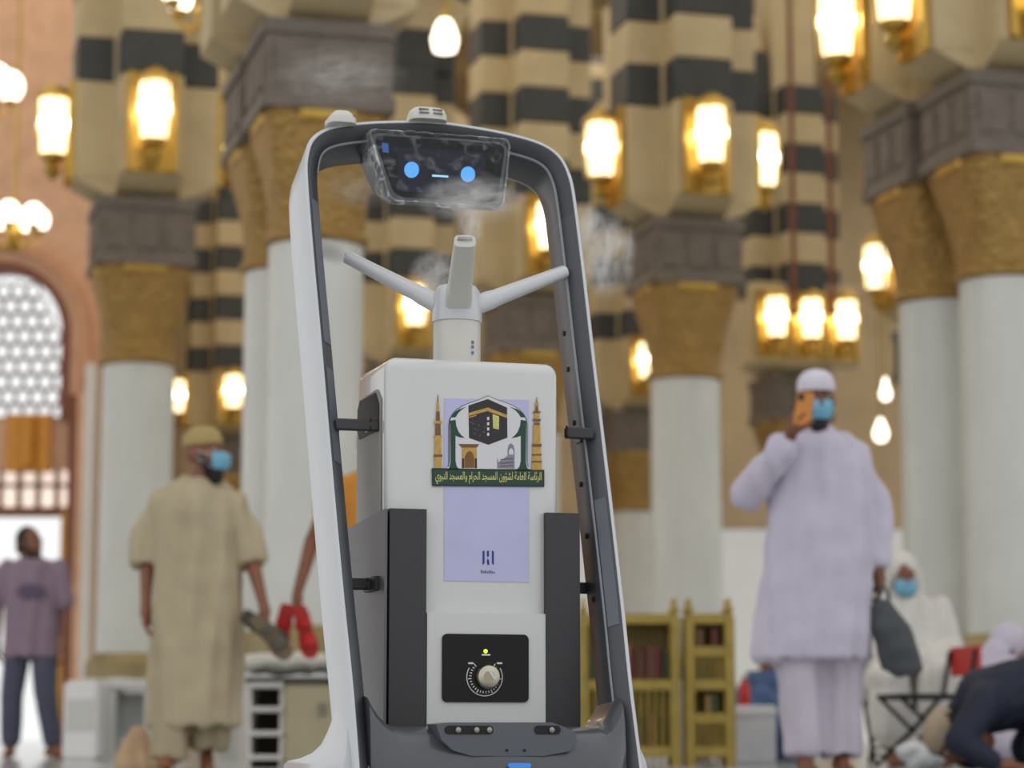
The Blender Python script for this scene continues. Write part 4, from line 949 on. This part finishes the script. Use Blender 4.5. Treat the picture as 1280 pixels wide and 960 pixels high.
# --- white-robed figure bent over on the floor behind the red chair
def floor_sitter(label, loc, rz, robec, skin, headm, hairc=None, hoodc=None, kneeup=False, trous=None):
    J = dict(shl=(-.17, -.08, .50), shr=(.17, -.08, .50), ell=(-.24, -.22, .28), elr=(.24, -.22, .28), wrl=(-.12, -.40, .22), wrr=(.12, -.40, .22), hil=(-.1, .06, .13), hir=(.1, .06, .13),
             knl=(-.24, -.36, .40 if kneeup else .14), knr=(.24, -.36, .40 if kneeup else .14), anl=(-.16, -.52 if kneeup else -.3, .085), anr=(.16, -.52 if kneeup else -.3, .085))
    def ga(b):
        b.cap((0, .05, .15), .17, (0, 0, .32), .165); b.cap((0, 0, .32), .165, (0, -.06, .48), .13); b.cap(J['shl'], .085, J['shr'], .085)
        for s in 'lr': b.cap(J['sh' + s], .075, J['el' + s], .065); b.cap(J['el' + s], .062, Vector(J['wr' + s]) * .85 + Vector(J['el' + s]) * .15, .05)
    def gb_(b):
        for s in 'lr': b.cap(J['hi' + s], .12, J['kn' + s], .085); b.cap(J['kn' + s], .082, Vector(J['an' + s]) + Vector((0, .03, .04)), .06)
    gs = [('robe', robec, ga, .012, .01), ('trousers', trous or robec, gb_, .012, .008)]
    if hoodc:
        def gh(b):
            rot = headm.to_3x3(); b.ell(headm @ Vector((0, .025, .04)), (.098, .1, .105), rot); b.ell(headm @ Vector((0, .05, -.05)), (.1, .08, .1), rot); b.cap(headm @ Vector((0, .04, -.1)), .1, (0, -.02, .45), .14)
        gs.append(('hood', hoodc, gh, .01, .006))
    return person(label, loc, rz, J, headm, {'skin': skin}, gs, {'l': ((.3, -1, -.2), (0, 0, -1), -1, 25), 'r': ((-.3, -1, -.2), (0, 0, -1), 1, 25)}, hair=hairc, voxel=.009)
q = at(1232, 900, 13.3)
floor_sitter('white-robed person sitting bent forward behind the red-backed chair', (q.x, 13.3, 0), R(100), c_wht, sk1, head_mat((0, -.14, .62), 0, 30), hoodc=c_wht)
q = at(1275, 900, 16.6)
floor_sitter('dark-haired person sitting on the floor beyond the navy figure', (q.x, 16.6, 0), R(-30), M('ochre_shirt', (120, 92, 60), .8), sk1, head_mat((0, -.10, .60), 0, 10), hairc=hairb)
q = at(975, 900, 16.2)
floor_sitter('person in denim sitting on the floor with raised knees between rack and white tunic', (q.x, 16.2, 0), R(-55), c_denim, sk3, head_mat((0, -.08, .68), 0, 20), hairc=hairb, kneeup=True)

# ================================================================== FURNITURE
def rack(px0, px1, Y, ztop, nsh, label, nsl):
    x0, x1 = at(px0, 900, Y).x, at(px1, 900, Y).x; wd_ = x1 - x0; xm = (x0 + x1) / 2; D = .26
    t = thing('brass_bookrack', label, 'bookrack', (xm, Y, 0), 0, 'brass bookracks')
    for sx_ in (-1, 1):
        for sy in (-1, 1):
            b = MB(); b.lathe([(.03, 0), (.03, ztop), (.012, ztop + .01), (.024, ztop + .03), (.024, ztop + .045), (.008, ztop + .065), (.012, ztop + .085), (.003, ztop + .105)], (sx_ * (wd_ / 2 - .022), sy * (D / 2 - .022), 0), 10)
            b.build('post', m_brassd, t)
    zs = [.06 + (ztop - .09) * k / nsh for k in range(nsh + 1)]
    for z in zs:
        MB().box((0, 0, z), (wd_ - .03, D - .03, .02)).build('shelf', m_brassd, t)
        MB().box((0, -D / 2 + .015, z + .02), (wd_ - .04, .015, .05)).build('shelf_rail', m_brassd, t)
    MB().box((0, D / 2 - .008, ztop / 2 + .02), (wd_ - .06, .008, ztop - .06)).build('back_panel', M('rack_back', (112, 98, 50), .6, var=.12, scale=20), t)
    for k in range(nsl):
        x = -wd_ / 2 + .05 + (wd_ - .1) * k / (nsl - 1)
        MB().box((x, D / 2 - .02, ztop / 2), (.012, .012, ztop)).build('slat', m_brassd, t)
    for k in range(nsl):
        x = -wd_ / 2 + .05 + (wd_ - .1) * k / (nsl - 1)
        for i in range(0, len(zs) - 1, 2): MB().cyl((x, -D / 2 + .015, zs[i]), (x, -D / 2 + .015, zs[i + 1]), .007, seg=6).build('baluster', m_brassd, t)
    return t, xm, wd_, zs
r1 = rack(724, 848, 13.4, .80, 2, 'wide brass bookrack with finials partly behind the robot frame', 12)
r2 = rack(856, 916, 13.4, .80, 4, 'narrow brass bookrack with four shelves in front of the marble column', 6)
bookc = [M('book_brown', (104, 72, 40), .6, var=.1), M('book_green', (60, 74, 44), .6, var=.1), M('book_tan', (150, 116, 70), .6, var=.1), M('book_maroon', (96, 40, 34), .6, var=.1)]
bname = ['brown', 'green', 'tan', 'maroon']
def book(loc, th, h, ci, where):
    t = tag(link('book', None, None, loc), '%s-bound book standing on %s' % (bname[ci], where), 'book', 'books on ' + where)
    b = MB()
    b.box((-th / 2 + .0015, 0, h / 2), (.003, .15, h)).box((th / 2 - .0015, 0, h / 2), (.003, .15, h)).box((0, -.0735, h / 2), (th, .003, h)); b.build('cover', bookc[ci], t)
    MB().box((0, .002, h / 2), (th - .006, .142, h - .008)).build('pages', M('book_pages', (210, 200, 175), .8), t)
for (t_, xm, wd_, zs), nm, rows in ((r1, 'the wide brass bookrack', (0, 1)), (r2, 'the narrow brass bookrack', (0, 1, 2, 3))):
    for r_ in rows:
        x = xm - wd_ / 2 + .078; gap = zs[r_ + 1] - zs[r_]
        while x < xm + wd_ / 2 - .072:
            th = random.uniform(.026, .04)
            if random.random() < .85: book((x, 13.38, zs[r_] + .0105), th, min(gap - .05, random.uniform(.19, .23)) if gap > .22 else gap - .045, random.randrange(4), 'the ' + {0: 'lowest', len(zs) - 2: 'top'}.get(r_, ['', 'second', 'third'][min(r_, 2)]) + ' shelf of ' + nm)
            x += th + .004
# red bottle beyond the racks
q = at(931, 900, 14.2); t = thing('bottle', 'small red bottle standing on a white box behind the brass rack', 'bottle', (q.x, 14.2, .335))
MB().lathe([(.03, 0), (.033, .01), (.033, .11), (.014, .14), (.014, .16)], seg=16).build('bottle_body', M('red_plastic', (190, 40, 30), .4), t); MB().lathe([(.016, .158), (.016, .18)], seg=12).build('bottle_cap', m_print, t)
bx_ = MB().box((q.x + .02, 14.25, .1675), (.3, .25, .335)).bevel(.01, 1).build('storage_box', M('box_white', (200, 200, 204), .6)); tag(bx_, 'white box on the floor between brass rack and man in white', 'box')
MB().box((q.x + .02, 14.12, .30), (.31, .01, .04)).build('box_lid', m_print, bx_); bpy.data.objects['box_lid'].matrix_parent_inverse = bx_.matrix_world.inverted()

# low shoe cabinet beside the robot
c0 = at(316, 900, 13.2).x; c1 = at(358, 900, 13.2).x; c2 = at(436, 900, 13.2).x
t = thing('shoe_cabinet', 'low cabinet with white open slats and beige door beside the robot', 'cabinet', ((c0 + c2) / 2, 13.2, 0)); xo = (c0 + c2) / 2
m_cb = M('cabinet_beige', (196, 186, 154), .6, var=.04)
for x in (c0, c1 - .01): MB().box((x - xo, 0, .22), (.022, .36, .44)).build('upright', m_lwhite, t)
for k in range(4):
    sl = MB().box(((c0 + c1) / 2 - xo, -.02, .05 + k * .125), (c1 - c0, .38, .028)).bevel(.004, 1).build('slat_shelf', m_lwhite, t)
MB().box(((c0 + c1) / 2 - xo, .17, .22), (c1 - c0, .02, .44)).build('back_panel', M('cabinet_back_dark', (90, 84, 66), .7), t)  # dark brownish back panel behind the slats
body = MB().box(((c1 + c2) / 2 - xo, 0, .22), (c2 - c1, .36, .44)).bevel(.006, 1).build('cabinet_body', m_cb, t)
dr_ = MB().box(((c1 + c2) / 2 - xo, -.187, .22), (c2 - c1 - .03, .014, .40)).bevel(.003, 1).build('cabinet_door', m_cb, t)
MB().box(((c1 + c2) / 2 - xo + .04, -.197, .30), (.05, .006, .07)).build('door_notice', M('notice_grey', (150, 146, 130), .7), dr_)
MB().box((0, 0, .453), (c2 - c0 + .04, .40, .026)).build('cabinet_top', M('cabinet_top_dark', (70, 68, 62), .5), t)
b = MB(); bw = c2 - c0
for k in range(7): b.ell((-bw / 2 + .04 + bw * .92 * k / 6, random.uniform(-.05, .05), .05 + .012 * random.random()), (.11, .13, .052 + .012 * random.random()))
cl = link('folded_cloth', remesh(b, 'folded_cloth', M('cloth_grey_white', (206, 204, 196), .85, var=.08), .012, 2, .012, (14, 14, 14)), None, (xo, 13.2, .49)); tag(cl, 'crumpled pale cloth heaped on top of the shoe cabinet', 'cloth')

# white box bench by the left plinth and beige draped bundle
q0, q1 = at(85, 900, 16.5).x, at(128, 900, 16.5).x
bn = MB().box((0, 0, .26), (q1 - q0, .4, .52)).bevel(.02, 2).build('shoe_box_stand', m_lwhite, None, True, ((q0 + q1) / 2, 16.5, 0)); tag(bn, 'white stone block standing left of the column plinth', 'block')
MB().box((0, -.205, .30), (q1 - q0 - .05, .01, .2)).build('panel', m_plinth, bn)
q0, q1 = at(122, 900, 17.).x, at(212, 900, 17.).x
t = thing('low_bench', 'low grey stone bench in front of the marble column', 'bench', ((q0 + q1) / 2, 17., 0)); wd_ = q1 - q0
MB().box((0, 0, .50), (wd_, .4, .06)).bevel(.01, 2).build('bench_top', m_plinth, t)
for s in (-1, 1): MB().box((s * (wd_ / 2 - .08), 0, .235), (.14, .36, .47)).build('bench_support', m_plinth, t)
MB().box((0, .1, .3), (wd_ - .3, .05, .3)).build('bench_back', m_plinth, t)
q = at(172, 900, 12.6); b = MB(); robe(b, [(0.0, 0, 0, .12, .1), (.03, 0, 0, .115, .095), (.10, .0, 0, .08, .07), (.17, .01, 0, .05, .045), (.21, .01, 0, .025, .02)])
o = link('draped_bundle', remesh(b, 'draped_bundle', M('bundle_beige', (190, 160, 126), .85, var=.12), .008, 2, .012, (20, 20, 5)), None, (q.x, 12.6, .0)); tag(o, 'small beige cloth bundle standing on the floor beside the bearded man', 'bundle')
# black shoe by the denim figure, small things by the navy figure
q = at(938, 932, 14.9)
t = thing('shoe', 'black shoe lying on the floor behind the man in white', 'shoe', (q.x, 14.9, 0), R(20))
b = MB(); b.cap((-.09, 0, .05), .045, (.05, 0, .045), .04); b.cap((.03, 0, .04), .042, (.12, 0, .035), .032); link('upper', remesh(b, 'upper', M('shoe_black', (20, 20, 22), .5), .008, 2), t)
MB().rings([[(x, -wd, 0), (x, wd, 0), (x, wd, .02), (x, -wd, .02)] for x, wd in ((-.14, .02), (-.12, .042), (0, .04), (.1, .045), (.155, .02))]).build('sole', m_hole, t)
q = at(1150, 905, 11.9); t = thing('plastic_bag', 'crumpled clear-white plastic bag on the floor below the empty chair', 'bag', (q.x, 11.9, 0))
b = MB()
for k in range(6): b.ell((random.uniform(-.06, .06), random.uniform(-.05, .05), .05 + random.uniform(0, .04)), (.07, .06, .05))
link('bag_body', remesh(b, 'bag_body', M('bag_white', (205, 208, 210), .35, var=.1), .008, 1, .012, (25, 25, 25)), t)
MB().tube([(-.03, 0, .12), (-.02, 0, .17), (.0, 0, .18), (.02, 0, .17), (.03, 0, .12)], .006, 6).build('bag_handle', MATS['bag_white'], t)

# ================================================================== MIST
def mist(loc, size, dens, label, scale=3.2, rot=(0, 0, 0), thr=.5):
    m = bpy.data.materials.new('mist'); m.use_nodes = True; nt = m.node_tree; nt.nodes.clear()
    o_ = nt.nodes.new('ShaderNodeOutputMaterial'); v = nt.nodes.new('ShaderNodeVolumePrincipled'); v.inputs['Color'].default_value = (.97, .97, .97, 1); v.inputs['Anisotropy'].default_value = .2
    tc = nt.nodes.new('ShaderNodeTexCoord'); ln = nt.nodes.new('ShaderNodeVectorMath'); ln.operation = 'LENGTH'
    nt.links.new(tc.outputs['Object'], ln.inputs[0])
    mr = nt.nodes.new('ShaderNodeMapRange'); mr.inputs[1].default_value = .0; mr.inputs[2].default_value = .9; mr.inputs[3].default_value = 1; mr.inputs[4].default_value = 0
    nt.links.new(ln.outputs['Value'], mr.inputs[0])
    n = nt.nodes.new('ShaderNodeTexNoise'); n.inputs['Scale'].default_value = scale; n.inputs['Detail'].default_value = 5; n.inputs['Distortion'].default_value = .8; nt.links.new(tc.outputs['Object'], n.inputs[0])
    m2 = nt.nodes.new('ShaderNodeMapRange'); m2.inputs[1].default_value = thr - .14; m2.inputs[2].default_value = thr + .24; m2.inputs[3].default_value = 0; m2.inputs[4].default_value = dens
    nt.links.new(n.outputs[0], m2.inputs[0]); mu = nt.nodes.new('ShaderNodeMath'); mu.operation = 'MULTIPLY'
    nt.links.new(mr.outputs[0], mu.inputs[0]); nt.links.new(m2.outputs[0], mu.inputs[1]); nt.links.new(mu.outputs[0], v.inputs['Density']); nt.links.new(v.outputs[0], o_.inputs['Volume'])
    b = MB(); bmesh.ops.create_icosphere(b.bm, subdivisions=3, radius=1)
    o = b.build('mist', m); o.location = loc; o.scale = size; o.rotation_euler = rot
    tag(o, label, 'mist', 'water mist from the nozzles', 'stuff'); return o
mist(at(757, 318, 5.5), (.085, .06, .125), 75, 'wisp of white mist drifting off the frame beside the right nozzle arm', 2.4, thr=.56)
mist(at(735, 283, 5.55), (.05, .05, .07), 50, 'small mist puff above the wisp beside the frame', 1.9)
mist(at(590, 250, 5.08), (.14, .04, .065), 55, 'white mist curling over the lower edge of the screen')
mist(at(545, 345, 5.42), (.075, .05, .075), 60, 'thin mist behind the nozzle hub')
mist(at(588, 285, 4.98), (.035, .03, .055), 60, 'mist rising from the front nozzle arm')
mist(at(414, 315, 5.42), (.055, .03, .03), 260, 'jet of mist leaving the left nozzle arm', rot=(0, R(24), 0), thr=.4)
mist(at(425, 95, 5.9), (.2, .1, .09), 8, 'faint mist floating above the frame before the grey block', 4)
mist(at(450, 235, 5.5), (.11, .06, .06), 18, 'thin mist drifting beside the screen')
